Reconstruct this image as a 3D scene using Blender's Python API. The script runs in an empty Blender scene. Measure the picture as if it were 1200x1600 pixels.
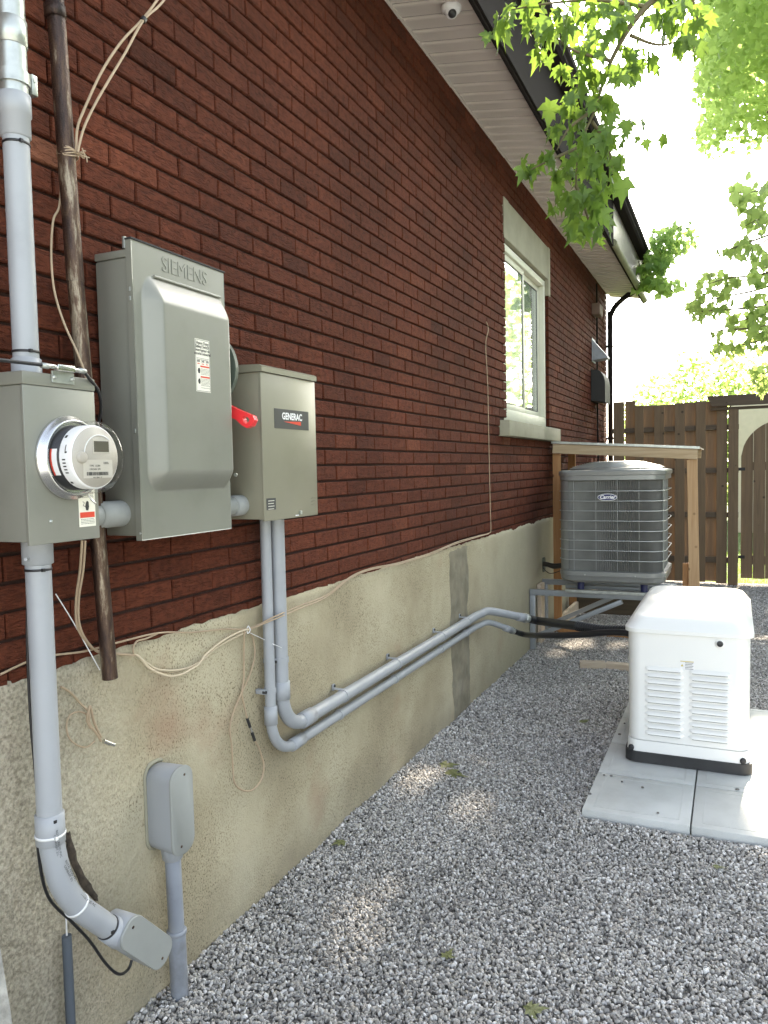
import bpy, bmesh, math, random
from mathutils import Vector, Matrix, noise
random.seed(11)
R = math.radians
C = bpy.context.scene.collection
scn = bpy.context.scene

# ------------------------------------------------------------ camera, sky, sun, exposure
FPX = 1204.76
CAM = Vector((1.65, 0.0, 1.65))
yaw, pitch, roll = R(24.3859), R(-3.2201), R(-1.1779)
_f = Vector((-math.sin(yaw)*math.cos(pitch), math.cos(yaw)*math.cos(pitch), math.sin(pitch)))
_r0 = Vector((math.cos(yaw), math.sin(yaw), 0)); _u0 = _r0.cross(_f)
_r = _r0*math.cos(roll) + _u0*math.sin(roll)
_u = -_r0*math.sin(roll) + _u0*math.cos(roll)
cd = bpy.data.cameras.new('camera'); cam = bpy.data.objects.new('camera', cd); C.objects.link(cam)
cd.sensor_fit = 'HORIZONTAL'; cd.sensor_width = 36.0; cd.lens = 36.0*FPX/1200.0
cd.clip_start = 0.05; cd.clip_end = 2000
M = Matrix((_r, _u, -_f)).transposed().to_4x4(); M.translation = CAM
cam.matrix_world = M
scn.camera = cam

SUN_EL, SUN_AZ = R(34.0), R(5.6)
SUN = Vector((math.sin(SUN_AZ)*math.cos(SUN_EL), math.cos(SUN_AZ)*math.cos(SUN_EL), math.sin(SUN_EL)))
w = bpy.data.worlds.new('World'); scn.world = w; w.use_nodes = True
nt = w.node_tree; nt.nodes.clear()
sky = nt.nodes.new('ShaderNodeTexSky'); sky.sky_type = 'NISHITA'; sky.sun_disc = False
sky.sun_elevation = SUN_EL; sky.sun_rotation = SUN_AZ; sky.air_density = 1.0; sky.dust_density = 2.0
bg = nt.nodes.new('ShaderNodeBackground'); bg.inputs['Strength'].default_value = 0.15
wo = nt.nodes.new('ShaderNodeOutputWorld')
# thin white summer overcast haze: the sky's blue mostly washed out
bw = nt.nodes.new('ShaderNodeRGBToBW'); nt.links.new(sky.outputs[0], bw.inputs[0])
tint = nt.nodes.new('ShaderNodeMix'); tint.data_type = 'RGBA'; tint.blend_type = 'MULTIPLY'; tint.inputs[0].default_value = 1.0
tint.inputs[7].default_value = (1.0, 0.985, 0.94, 1); nt.links.new(bw.outputs[0], tint.inputs[6])
wmix = nt.nodes.new('ShaderNodeMix'); wmix.data_type = 'RGBA'; wmix.inputs[0].default_value = 0.60
nt.links.new(sky.outputs[0], wmix.inputs[6]); nt.links.new(tint.outputs[2], wmix.inputs[7])
nt.links.new(wmix.outputs[2], bg.inputs[0]); nt.links.new(bg.outputs[0], wo.inputs[0])
sd = bpy.data.lights.new('sun', 'SUN'); sd.energy = 4.5; sd.angle = R(0.5); sd.color = (1.0, 0.85, 0.66)
so = bpy.data.objects.new('sun', sd); C.objects.link(so)
so.rotation_euler = SUN.to_track_quat('Z', 'Y').to_euler(); so.location = (3, 5, 12)
vs = scn.view_settings
vs.view_transform = 'Standard'; vs.look = 'None'; vs.gamma = 1.0; vs.use_curve_mapping = False
vs.exposure = 2.75
scn.render.engine = 'CYCLES'
scn.cycles.max_bounces = 8; scn.cycles.diffuse_bounces = 4; scn.cycles.transparent_max_bounces = 12

# ------------------------------------------------------------ measuring helpers (points on real planes)
def ray(x, y): return _f + _r*((x-600)/FPX) - _u*((y-800)/FPX)
def W(x, y, X=0.0):
    d = ray(x, y); return CAM + d*((X-CAM.x)/d.x)
def P(x, y, Y):
    d = ray(x, y); return CAM + d*((Y-CAM.y)/d.y)
def G(x, y, Z=0.0):
    d = ray(x, y); return CAM + d*((Z-CAM.z)/d.z)
def proj(p):
    v = Vector(p)-CAM; k = v.dot(_f)
    if k <= 0.01: return (-9e3, -9e3, -1)
    return (600+FPX*v.dot(_r)/k, 800-FPX*v.dot(_u)/k, k)

# ------------------------------------------------------------ materials
def mat(name, color, rough=0.6, metal=0.0, var=0.0, vscale=8.0, bump=0.0, bscale=60.0, color2=None, spec=0.5,
        stretch=(1,1,1), coat=0.0, dirt=None, dscale=3.0, damt=0.4, detail=4.0):
    m = bpy.data.materials.new(name); m.use_nodes = True
    n = m.node_tree.nodes; l = m.node_tree.links; b = n['Principled BSDF']
    b.inputs['Base Color'].default_value = (*color, 1); b.inputs['Roughness'].default_value = rough
    b.inputs['Metallic'].default_value = metal
    b.inputs['Specular IOR Level'].default_value = spec
    b.inputs['Coat Weight'].default_value = coat; b.inputs['Coat Roughness'].default_value = 0.3
    geo = n.new('ShaderNodeNewGeometry'); mp = n.new('ShaderNodeMapping'); mp.inputs['Scale'].default_value = stretch
    l.new(geo.outputs['Position'], mp.inputs[0])
    out = None
    if var > 0 or color2:
        nz = n.new('ShaderNodeTexNoise'); nz.inputs['Scale'].default_value = vscale; nz.inputs['Detail'].default_value = detail
        l.new(mp.outputs[0], nz.inputs[0])
        mr = n.new('ShaderNodeMapRange'); mr.inputs[1].default_value = 0.3; mr.inputs[2].default_value = 0.7
        l.new(nz.outputs[0], mr.inputs[0])
        mx = n.new('ShaderNodeMix'); mx.data_type = 'RGBA'
        c2 = color2 or tuple(c*(1-var) for c in color)
        c1 = color if color2 else tuple(min(1, c*(1+var*0.6)) for c in color)
        mx.inputs[6].default_value = (*c1, 1); mx.inputs[7].default_value = (*c2, 1)
        l.new(mr.outputs[0], mx.inputs[0]); out = mx.outputs[2]
    if dirt:
        nz = n.new('ShaderNodeTexNoise'); nz.inputs['Scale'].default_value = dscale; nz.inputs['Detail'].default_value = 8
        nz.inputs['Roughness'].default_value = 0.7
        l.new(geo.outputs['Position'], nz.inputs[0])
        mr = n.new('ShaderNodeMapRange'); mr.inputs[1].default_value = 0.5; mr.inputs[2].default_value = 0.75
        mr.inputs[4].default_value = damt
        l.new(nz.outputs[0], mr.inputs[0])
        mx = n.new('ShaderNodeMix'); mx.data_type = 'RGBA'
        mx.inputs[6].default_value = (*color, 1); mx.inputs[7].default_value = (*dirt, 1)
        if out: l.new(out, mx.inputs[6])
        l.new(mr.outputs[0], mx.inputs[0]); out = mx.outputs[2]
    if out: l.new(out, b.inputs['Base Color'])
    if bump > 0:
        nz = n.new('ShaderNodeTexNoise'); nz.inputs['Scale'].default_value = bscale; nz.inputs['Detail'].default_value = 5
        l.new(mp.outputs[0], nz.inputs[0])
        bp = n.new('ShaderNodeBump'); bp.inputs['Strength'].default_value = 1.0; bp.inputs['Distance'].default_value = bump
        l.new(nz.outputs[0], bp.inputs['Height']); l.new(bp.outputs[0], b.inputs['Normal'])
    return m

def nodes_of(m): return m.node_tree.nodes, m.node_tree.links, m.node_tree.nodes['Principled BSDF']

def ramp(n, stops):
    r = n.new('ShaderNodeValToRGB'); e = r.color_ramp.elements
    while len(e) > 1: e.remove(e[-1])
    e[0].position = stops[0][0]; e[0].color = (*stops[0][1], 1)
    for p, c in stops[1:]:
        x = e.new(p); x.color = (*c, 1)
    return r

def brick_material():
    m = mat('rug_brick', (0.2, 0.07, 0.05), 0.9, spec=.2); n, l, b = nodes_of(m)
    geo = n.new('ShaderNodeNewGeometry')
    at = n.new('ShaderNodeAttribute'); at.attribute_name = 'tone'
    rp = ramp(n, [(0.0, (0.062, 0.0172, 0.0086)), (0.3, (0.086, 0.0232, 0.0112)), (0.65, (0.108, 0.0292, 0.0140)), (0.9, (0.132, 0.039, 0.0195)), (1.0, (0.20, 0.085, 0.050))])
    l.new(at.outputs['Fac'], rp.inputs[0])
    nz = n.new('ShaderNodeTexNoise'); nz.inputs['Scale'].default_value = 38; nz.inputs['Detail'].default_value = 6
    l.new(geo.outputs['Position'], nz.inputs[0])
    mr = n.new('ShaderNodeMapRange'); mr.inputs[1].default_value = .25; mr.inputs[2].default_value = .8; mr.inputs[3].default_value = .72; mr.inputs[4].default_value = 1.35
    l.new(nz.outputs[0], mr.inputs[0])
    # large, soft weathering over the whole wall
    nz2 = n.new('ShaderNodeTexNoise'); nz2.inputs['Scale'].default_value = 1.1; nz2.inputs['Detail'].default_value = 5
    l.new(geo.outputs['Position'], nz2.inputs[0])
    mr2 = n.new('ShaderNodeMapRange'); mr2.inputs[1].default_value = .3; mr2.inputs[2].default_value = .7; mr2.inputs[3].default_value = .8; mr2.inputs[4].default_value = 1.2
    l.new(nz2.outputs[0], mr2.inputs[0])
    mu0 = n.new('ShaderNodeMath'); mu0.operation = 'MULTIPLY'; l.new(mr.outputs[0], mu0.inputs[0]); l.new(mr2.outputs[0], mu0.inputs[1])
    vm = n.new('ShaderNodeVectorMath'); vm.operation = 'SCALE'
    l.new(rp.outputs[0], vm.inputs[0]); l.new(mu0.outputs[0], vm.inputs['Scale'])
    # the dragged, wavy rug grooves of the brick face
    mp = n.new('ShaderNodeMapping'); mp.inputs['Scale'].default_value = (10, 26, 120)
    at2 = n.new('ShaderNodeAttribute'); at2.attribute_name = 'shift'
    add = n.new('ShaderNodeVectorMath'); add.operation = 'ADD'
    l.new(geo.outputs['Position'], add.inputs[0]); l.new(at2.outputs['Vector'], add.inputs[1])
    l.new(add.outputs[0], mp.inputs[0])
    gz = n.new('ShaderNodeTexNoise'); gz.inputs['Scale'].default_value = 1.0; gz.inputs['Detail'].default_value = 3; gz.inputs['Distortion'].default_value = 1.4
    l.new(mp.outputs[0], gz.inputs[0])
    cr = ramp(n, [(0.34, (0.45, .36, .30)), (0.52, (1, 1, 1))]); l.new(gz.outputs[0], cr.inputs[0])
    fz = n.new('ShaderNodeTexNoise'); fz.inputs['Scale'].default_value = 260; fz.inputs['Detail'].default_value = 3
    l.new(geo.outputs['Position'], fz.inputs[0])
    ma = n.new('ShaderNodeMath'); ma.operation = 'MULTIPLY_ADD'; ma.inputs[1].default_value = 0.35
    l.new(fz.outputs[0], ma.inputs[0]); l.new(cr.outputs[0], ma.inputs[2])
    bp = n.new('ShaderNodeBump'); bp.inputs['Distance'].default_value = 0.0038; bp.inputs['Strength'].default_value = 1
    l.new(ma.outputs[0], bp.inputs['Height']); l.new(bp.outputs[0], b.inputs['Normal'])
    dk = n.new('ShaderNodeMix'); dk.data_type = 'RGBA'; dk.blend_type = 'MULTIPLY'; dk.inputs[0].default_value = 0.5
    l.new(vm.outputs[0], dk.inputs[6]); l.new(cr.outputs[0], dk.inputs[7]); l.new(dk.outputs[2], b.inputs['Base Color'])
    return m

def parge_material():
    m = mat('parging', (0.42, 0.38, 0.27), 0.95, spec=.25); n, l, b = nodes_of(m)
    geo = n.new('ShaderNodeNewGeometry')
    def nz(scale, detail, st=(1, 1, 1), dist=0.0):
        mp = n.new('ShaderNodeMapping'); mp.inputs['Scale'].default_value = st; l.new(geo.outputs['Position'], mp.inputs[0])
        t = n.new('ShaderNodeTexNoise'); t.inputs['Scale'].default_value = scale; t.inputs['Detail'].default_value = detail; t.inputs['Distortion'].default_value = dist
        l.new(mp.outputs[0], t.inputs[0]); return t.outputs[0]
    base = ramp(n, [(0.25, (0.285, 0.24, 0.16)), (0.45, (0.385, 0.335, 0.228)), (0.62, (0.455, 0.405, 0.285)), (0.8, (0.50, 0.455, 0.335))])
    l.new(nz(2.1, 7), base.inputs[0])
    # dark pock marks
    sp = ramp(n, [(0.53, (1, 1, 1)), (0.66, (0.40, 0.37, 0.31))]); l.new(nz(165, 3, (1, 1.1, 0.8), 0.3), sp.inputs[0])
    spm = ramp(n, [(0.36, (0.12, 0.12, 0.12)), (0.56, (1, 1, 1))]); l.new(nz(3.2, 6), spm.inputs[0])
    mul = n.new('ShaderNodeMix'); mul.data_type = 'RGBA'; mul.blend_type = 'MULTIPLY'
    l.new(spm.outputs[0], mul.inputs[0]); l.new(base.outputs[0], mul.inputs[6]); l.new(sp.outputs[0], mul.inputs[7])
    # reddish brick dust below a few places and grey dirt near the ground
    rd = ramp(n, [(0.62, (0, 0, 0)), (0.8, (0.75, 0.75, 0.75))]); l.new(nz(1.7, 6), rd.inputs[0])
    m2 = n.new('ShaderNodeMix'); m2.data_type = 'RGBA'; m2.inputs[7].default_value = (0.30, 0.17, 0.11, 1)
    l.new(rd.outputs[0], m2.inputs[0]); l.new(mul.outputs[2], m2.inputs[6])
    sx = n.new('ShaderNodeSeparateXYZ'); l.new(geo.outputs['Position'], sx.inputs[0])
    mr = n.new('ShaderNodeMapRange'); mr.inputs[1].default_value = 0.28; mr.inputs[2].default_value = -0.02; mr.inputs[4].default_value = 0.75
    l.new(sx.outputs[2], mr.inputs[0])
    mm = n.new('ShaderNodeMath'); mm.operation = 'MULTIPLY'; l.new(mr.outputs[0], mm.inputs[0]); l.new(nz(9, 5), mm.inputs[1])
    m3 = n.new('ShaderNodeMix'); m3.data_type = 'RGBA'; m3.inputs[7].default_value = (0.15, 0.135, 0.11, 1)
    l.new(mm.outputs[0], m3.inputs[0]); l.new(m2.outputs[2], m3.inputs[6])
    # far end of the wall is a smoother, greyer coat
    far = n.new('ShaderNodeMapRange'); far.inputs[1].default_value = 4.6; far.inputs[2].default_value = 6.4; far.inputs[4].default_value = 0.7
    l.new(sx.outputs[1], far.inputs[0])
    m4 = n.new('ShaderNodeMix'); m4.data_type = 'RGBA'; m4.inputs[7].default_value = (0.44, 0.405, 0.30, 1)
    l.new(far.outputs[0], m4.inputs[0]); l.new(m3.outputs[2], m4.inputs[6])
    # the coat left of the service conduit is rougher and greyer
    lf = n.new('ShaderNodeMapRange'); lf.inputs[1].default_value = 1.78; lf.inputs[2].default_value = 1.42; lf.inputs[4].default_value = 0.8
    l.new(sx.outputs[1], lf.inputs[0])
    gr = ramp(n, [(0.36, (0.20, 0.18, 0.14)), (0.5, (0.33, 0.30, 0.24)), (0.65, (0.42, 0.39, 0.31))]); l.new(nz(110, 5), gr.inputs[0])
    m5 = n.new('ShaderNodeMix'); m5.data_type = 'RGBA'; l.new(lf.outputs[0], m5.inputs[0]); l.new(m4.outputs[2], m5.inputs[6]); l.new(gr.outputs[0], m5.inputs[7])
    l.new(m5.outputs[2], b.inputs['Base Color'])
    h1 = nz(48, 6); h2 = nz(170, 3)
    coarse = n.new('ShaderNodeMapRange'); coarse.inputs[1].default_value = 2.2; coarse.inputs[2].default_value = 1.3; coarse.inputs[3].default_value = 0.35; coarse.inputs[4].default_value = 1.5
    l.new(sx.outputs[1], coarse.inputs[0])
    a = n.new('ShaderNodeMath'); a.operation = 'MULTIPLY'; l.new(h1, a.inputs[0]); l.new(coarse.outputs[0], a.inputs[1])
    a2 = n.new('ShaderNodeMath'); a2.operation = 'MULTIPLY_ADD'; a2.inputs[1].default_value = 0.3; l.new(h2, a2.inputs[0]); l.new(a.outputs[0], a2.inputs[2])
    bp = n.new('ShaderNodeBump'); bp.inputs['Distance'].default_value = 0.007
    l.new(a2.outputs[0], bp.inputs['Height']); l.new(bp.outputs[0], b.inputs['Normal'])
    return m

def leaf_material(name, c1, c2, trans, tw=0.55):
    m = bpy.data.materials.new(name); m.use_nodes = True
    n = m.node_tree.nodes; l = m.node_tree.links; b = n['Principled BSDF']; o = n['Material Output']
    b.inputs['Roughness'].default_value = 0.5
    geo = n.new('ShaderNodeNewGeometry')
    rp = ramp(n, [(0.0, c1), (1.0, c2)]); l.new(geo.outputs['Random Per Island'], rp.inputs[0])
    l.new(rp.outputs[0], b.inputs['Base Color'])
    t = n.new('ShaderNodeBsdfTranslucent'); t.inputs[0].default_value = (*trans, 1)
    mx = n.new('ShaderNodeMixShader'); mx.inputs[0].default_value = tw
    l.new(b.outputs[0], mx.inputs[1]); l.new(t.outputs[0], mx.inputs[2]); l.new(mx.outputs[0], o.inputs[0])
    return m

def pebble_material():
    m = mat('pebbles', (0.3, 0.3, 0.3), 0.75); n, l, b = nodes_of(m)
    at = n.new('ShaderNodeAttribute'); at.attribute_type = 'INSTANCER'; at.attribute_name = 'tone'
    rp = ramp(n, [(0.0, (0.16, 0.152, 0.144)), (0.2, (0.28, 0.268, 0.252)), (0.5, (0.41, 0.395, 0.37)), (0.64, (0.47, 0.43, 0.38)), (0.75, (0.53, 0.51, 0.485)), (0.92, (0.65, 0.635, 0.61)), (1.0, (0.80, 0.78, 0.76))])
    l.new(at.outputs['Fac'], rp.inputs[0])
    geo = n.new('ShaderNodeNewGeometry'); nz = n.new('ShaderNodeTexNoise'); nz.inputs['Scale'].default_value = 150
    l.new(geo.outputs['Position'], nz.inputs[0])
    mx = n.new('ShaderNodeMix'); mx.data_type = 'RGBA'; mx.blend_type = 'MULTIPLY'; mx.inputs[0].default_value = 0.25
    l.new(rp.outputs[0], mx.inputs[6]); l.new(nz.outputs[0], mx.inputs[7])
    # broad drifts of dust
    n2 = n.new('ShaderNodeTexNoise'); n2.inputs['Scale'].default_value = 0.9; n2.inputs['Detail'].default_value = 5; l.new(geo.outputs['Position'], n2.inputs[0])
    mr = n.new('ShaderNodeMapRange'); mr.inputs[1].default_value = .3; mr.inputs[2].default_value = .7; mr.inputs[3].default_value = .82; mr.inputs[4].default_value = 1.12
    l.new(n2.outputs[0], mr.inputs[0])
    vm = n.new('ShaderNodeVectorMath'); vm.operation = 'SCALE'; l.new(mx.outputs[2], vm.inputs[0]); l.new(mr.outputs[0], vm.inputs['Scale'])
    l.new(vm.outputs[0], b.inputs['Base Color'])
    return m

def timber(name, c1, c2, rough=0.75, axis=2, dark=None):
    m = mat(name, c1, rough); n, l, b = nodes_of(m)
    geo = n.new('ShaderNodeNewGeometry'); mp = n.new('ShaderNodeMapping')
    st = [34, 34, 34]; st[axis] = 2.2; mp.inputs['Scale'].default_value = st
    l.new(geo.outputs['Position'], mp.inputs[0])
    nz = n.new('ShaderNodeTexNoise'); nz.inputs['Scale'].default_value = 1; nz.inputs['Detail'].default_value = 5; nz.inputs['Distortion'].default_value = 0.8
    l.new(mp.outputs[0], nz.inputs[0])
    rp = ramp(n, [(0.3, c1), (0.7, c2)]); l.new(nz.outputs[0], rp.inputs[0])
    kn = n.new('ShaderNodeTexVoronoi'); kn.inputs['Scale'].default_value = 5.5; l.new(geo.outputs['Position'], kn.inputs[0])
    kr = ramp(n, [(0.05, tuple(c*0.35 for c in c2)), (0.11, (1, 1, 1))]); l.new(kn.outputs[0], kr.inputs[0])
    mx = n.new('ShaderNodeMix'); mx.data_type = 'RGBA'; mx.blend_type = 'MULTIPLY'; mx.inputs[0].default_value = 0.75
    l.new(rp.outputs[0], mx.inputs[6]); l.new(kr.outputs[0], mx.inputs[7]); l.new(mx.outputs[2], b.inputs['Base Color'])
    bp = n.new('ShaderNodeBump'); bp.inputs['Distance'].default_value = 0.0015; l.new(nz.outputs[0], bp.inputs['Height']); l.new(bp.outputs[0], b.inputs['Normal'])
    return m

def rust_pipe_material():
    m = mat('rusted_steel', (0.1, 0.07, 0.06), 0.6); n, l, b = nodes_of(m)
    geo = n.new('ShaderNodeNewGeometry')
    mp = n.new('ShaderNodeMapping'); mp.inputs['Scale'].default_value = (20, 20, 4); l.new(geo.outputs['Position'], mp.inputs[0])
    nz = n.new('ShaderNodeTexNoise'); nz.inputs['Scale'].default_value = 1; nz.inputs['Detail'].default_value = 9; nz.inputs['Roughness'].default_value = 0.7
    l.new(mp.outputs[0], nz.inputs[0])
    rp = ramp(n, [(0.36, (0.022, 0.014, 0.012)), (0.46, (0.055, 0.032, 0.025)), (0.53, (0.10, 0.06, 0.038)), (0.60, (0.32, 0.27, 0.20))]); l.new(nz.outputs[0], rp.inputs[0])  # pale patches of the old steel, widened to paint in some highlight
    l.new(rp.outputs[0], b.inputs['Base Color'])
    b.inputs['Metallic'].default_value = 0.5; b.inputs['Roughness'].default_value = .42
    f = n.new('ShaderNodeTexNoise'); f.inputs['Scale'].default_value = 220; l.new(geo.outputs['Position'], f.inputs[0])
    bp = n.new('ShaderNodeBump'); bp.inputs['Distance'].default_value = 0.0015; l.new(f.outputs[0], bp.inputs['Height']); l.new(bp.outputs[0], b.inputs['Normal'])
    return m

def glass_material():
    m = bpy.data.materials.new('window_glass'); m.use_nodes = True
    b = m.node_tree.nodes['Principled BSDF']
    b.inputs['Base Color'].default_value = (0.9, 0.97, 0.93, 1); b.inputs['Roughness'].default_value = 0.02
    b.inputs['Transmission Weight'].default_value = 0.85; b.inputs['IOR'].default_value = 1.5
    b.inputs['Specular IOR Level'].default_value = 1.0
    return m

MT = dict(
    brick=brick_material(),
    mortar=mat('mortar', (0.035, 0.013, 0.008), 0.95, var=.3, vscale=25, bump=.003, bscale=120),
    parge=parge_material(),
    patch=mat('cement_patch', (0.215, 0.190, 0.135), 0.9, var=.3, vscale=9, bump=.003, bscale=50, dirt=(.34, .33, .27), dscale=6, damt=.5),
    stone=mat('cast_stone', (0.30, 0.285, 0.21), 0.85, var=.14, vscale=4, bump=.001, bscale=90, dirt=(.19, .175, .12), damt=.5),
    vinyl=mat('white_vinyl', (0.60, 0.60, 0.50), 0.45, var=.05),
    gasket=mat('black_gasket', (0.02, 0.02, 0.02), 0.6),
    soffit=mat('soffit_metal', (0.56, 0.51, 0.465), 0.6, var=.05, vscale=3),
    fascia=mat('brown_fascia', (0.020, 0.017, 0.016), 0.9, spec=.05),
    fascia_lit=mat('lit_fascia', (0.20, 0.17, 0.16), 0.4, var=.1),  # paler copy of the fascia colour: light on the far end painted in
    trim=mat('olive_trim', (0.20, 0.20, 0.12), 0.6, var=.2),
    roof=mat('asphalt_shingle', (0.06, 0.055, 0.05), 0.95, var=.4, vscale=60, bump=.004),
    greybox=mat('grey_enamel', (0.210, 0.211, 0.178), 0.38, .1, coat=.5, spec=.5, var=.05, vscale=5, bump=.0001, bscale=350, dirt=(.14, .14, .11), dscale=5, damt=.25),
    greybox_light=mat('beige_grey_enamel', (0.240, 0.228, 0.168), 0.38, .1, spec=.5, var=.05, vscale=5, bump=.0001, bscale=350, dirt=(.18, .17, .12), dscale=5, damt=.2),
    galv=mat('galvanised_steel', (0.46, 0.48, 0.45), 0.38, .75, var=.2, vscale=30, bump=.0003, bscale=90),
    steel=mat('bright_steel', (0.62, 0.62, 0.60), 0.22, .95),
    pvc=mat('grey_pvc', (0.335, 0.350, 0.372), 0.42, var=.05, vscale=6, dirt=(.25, .26, .27), dscale=7, damt=.35),
    pvc_old=mat('weathered_pvc', (0.27, 0.29, 0.33), 0.5, var=.1, vscale=9, dirt=(.13, .12, .11), dscale=9, damt=.6),
    pvc_cover=mat('pvc_cover_plate', (0.29, 0.30, 0.285), 0.45, var=.06, dirt=(.2, .2, .17), damt=.3),
    black=mat('black_rubber', (0.018, 0.018, 0.02), 0.35, spec=.5),
    blackmat=mat('matte_black', (0.02, 0.02, 0.02), 0.7),
    rust=rust_pipe_material(),
    red=mat('red_handle_plastic', (0.80, 0.035, 0.04), 0.35),
    disc=mat('dark_green_disc', (0.075, 0.095, 0.075), 0.5),
    cable=mat('beige_cable', (0.40, 0.30, 0.20), 0.5, var=.12, vscale=12),
    cable_white=mat('cream_cable', (0.54, 0.45, 0.32), 0.5),
    white=mat('white_plastic', (0.78, 0.78, 0.78), 0.4),
    paper=mat('label_paper', (0.74, 0.72, 0.62), 0.5),
    ink=mat('black_ink', (0.03, 0.03, 0.03), 0.6),
    redink=mat('red_ink', (0.62, 0.06, 0.03), 0.5),
    logo_dark=mat('dark_grey_plate', (0.055, 0.055, 0.055), 0.4),
    gen=mat('white_enamel', (0.80, 0.80, 0.77), 0.35, var=.02, vscale=3),
    genbase=mat('black_composite', (0.025, 0.025, 0.026), 0.6, var=.3, vscale=12),
    slab=mat('concrete_slab', (0.55, 0.56, 0.54), 0.85, var=.09, vscale=5, bump=.0012, bscale=160, dirt=(.44, .44, .41), dscale=5, damt=.5),
    acmetal=mat('grey_painted_steel', (0.235, 0.24, 0.23), 0.33, .25, var=.08, vscale=4),
    coil=mat('coil_fins', (0.20, 0.20, 0.185), 0.5, .2, var=.15, vscale=10),
    wire=mat('guard_wire', (0.42, 0.43, 0.42), 0.35, .5),
    bracket=mat('bracket_paint', (0.30, 0.32, 0.335), 0.4, .2, var=.08),
    badge=mat('navy_badge', (0.02, 0.025, 0.10), 0.3),
    pine=timber('pine_timber', (0.50, 0.33, 0.18), (0.40, 0.24, 0.12)),
    pine_x=timber('pine_timber_across', (0.48, 0.37, 0.24), (0.36, 0.26, 0.15), axis=0),
    orange_wood=timber('cedar_timber', (0.42, 0.22, 0.09), (0.33, 0.16, 0.06)),
    darkwood=timber('dark_board', (0.10, 0.075, 0.045), (0.06, 0.045, 0.03), axis=0),
    palewood=timber('pale_offcut', (0.60, 0.50, 0.38), (0.50, 0.40, 0.30), axis=0),
    fence=timber('brown_stained_board', (0.175, 0.118, 0.068), (0.130, 0.088, 0.052)),
    fence_x=timber('brown_stained_rail', (0.105, 0.075, 0.048), (0.075, 0.053, 0.035), axis=0),
    bark=mat('bark', (0.10, 0.075, 0.055), 0.95, var=.4, vscale=20, bump=.01, bscale=30, stretch=(1, 1, .3)),
    twig=mat('green_twig', (0.12, 0.10, 0.05), 0.8),
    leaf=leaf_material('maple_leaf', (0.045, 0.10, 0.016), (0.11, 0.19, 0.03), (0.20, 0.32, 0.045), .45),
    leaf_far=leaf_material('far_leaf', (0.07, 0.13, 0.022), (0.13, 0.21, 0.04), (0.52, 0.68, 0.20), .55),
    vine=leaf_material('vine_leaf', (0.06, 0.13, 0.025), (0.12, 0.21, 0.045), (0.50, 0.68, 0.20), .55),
    fallen=leaf_material('fallen_leaf', (0.12, 0.15, 0.05), (0.20, 0.20, 0.09), (0.2, 0.25, 0.06), .2),
    pebble=pebble_material(),
    soil=mat('gravel_bed', (0.22, 0.21, 0.195), 0.95, var=.5, vscale=110, bump=.012, bscale=90),
    lawn=mat('lawn', (0.09, 0.14, 0.03), 0.95, var=.4, vscale=14, bump=.02, bscale=60),
    grass=leaf_material('grass_blade', (0.08, 0.15, 0.025), (0.14, 0.22, 0.05), (0.3, 0.45, 0.08), .4),
    stucco=mat('cream_stucco', (0.66, 0.60, 0.46), 0.9, var=.05),
    copper=mat('pipe_insulation', (0.04, 0.035, 0.03), 0.7),
    box_brown=mat('brown_box', (0.16, 0.11, 0.085), .7, spec=.2),
    ledge=mat('rough_concrete', (0.36, 0.35, 0.32), .95, var=.35, vscale=30, bump=.006, bscale=60),
    lcd=mat('grey_lcd', (0.10, 0.09, 0.07), 0.2),
    dial=mat('meter_dial', (0.40, 0.37, 0.32), 0.4), dial_light=mat('meter_plate', (0.48, 0.45, 0.39), 0.4),
    glass=glass_material(),
    greytube=mat('grey_foam', (0.085, 0.10, 0.12), 0.8, var=.1),
    curtain=mat('white_curtain', (0.75, 0.77, 0.74), 0.9),
    room=mat('dim_room', (0.22, 0.22, 0.2), 0.9),
)
def clear_glass():
    m = bpy.data.materials.new('clear_cover'); m.use_nodes = True
    n = m.node_tree.nodes; l = m.node_tree.links; n.remove(n['Principled BSDF']); o = n['Material Output']
    t = n.new('ShaderNodeBsdfTransparent'); g = n.new('ShaderNodeBsdfGlossy'); g.inputs['Roughness'].default_value = 0.04
    fr = n.new('ShaderNodeLayerWeight'); fr.inputs[0].default_value = 0.35
    mr = n.new('ShaderNodeMapRange'); mr.inputs[1].default_value = .35; mr.inputs[3].default_value = 0.03; mr.inputs[4].default_value = 0.45
    l.new(fr.outputs['Facing'], mr.inputs[0])
    mx = n.new('ShaderNodeMixShader'); l.new(mr.outputs[0], mx.inputs[0]); l.new(t.outputs[0], mx.inputs[1]); l.new(g.outputs[0], mx.inputs[2])
    l.new(mx.outputs[0], o.inputs[0]); return m
MT['cover_glass'] = clear_glass()

# ------------------------------------------------------------ object helpers
WL = {}
def thing(name, label, cat, loc, group=None):
    o = bpy.data.objects.new(name, None); C.objects.link(o); o.empty_display_size = .1
    o.location = loc; WL[o.name] = Vector(loc); o['label'] = label; o['category'] = cat
    if group: o['group'] = group
    return o
def tag(o, label=None, cat=None, group=None, kind=None):
    if label: o['label'] = label
    if cat: o['category'] = cat
    if group: o['group'] = group
    if kind: o['kind'] = kind
    return o

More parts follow.
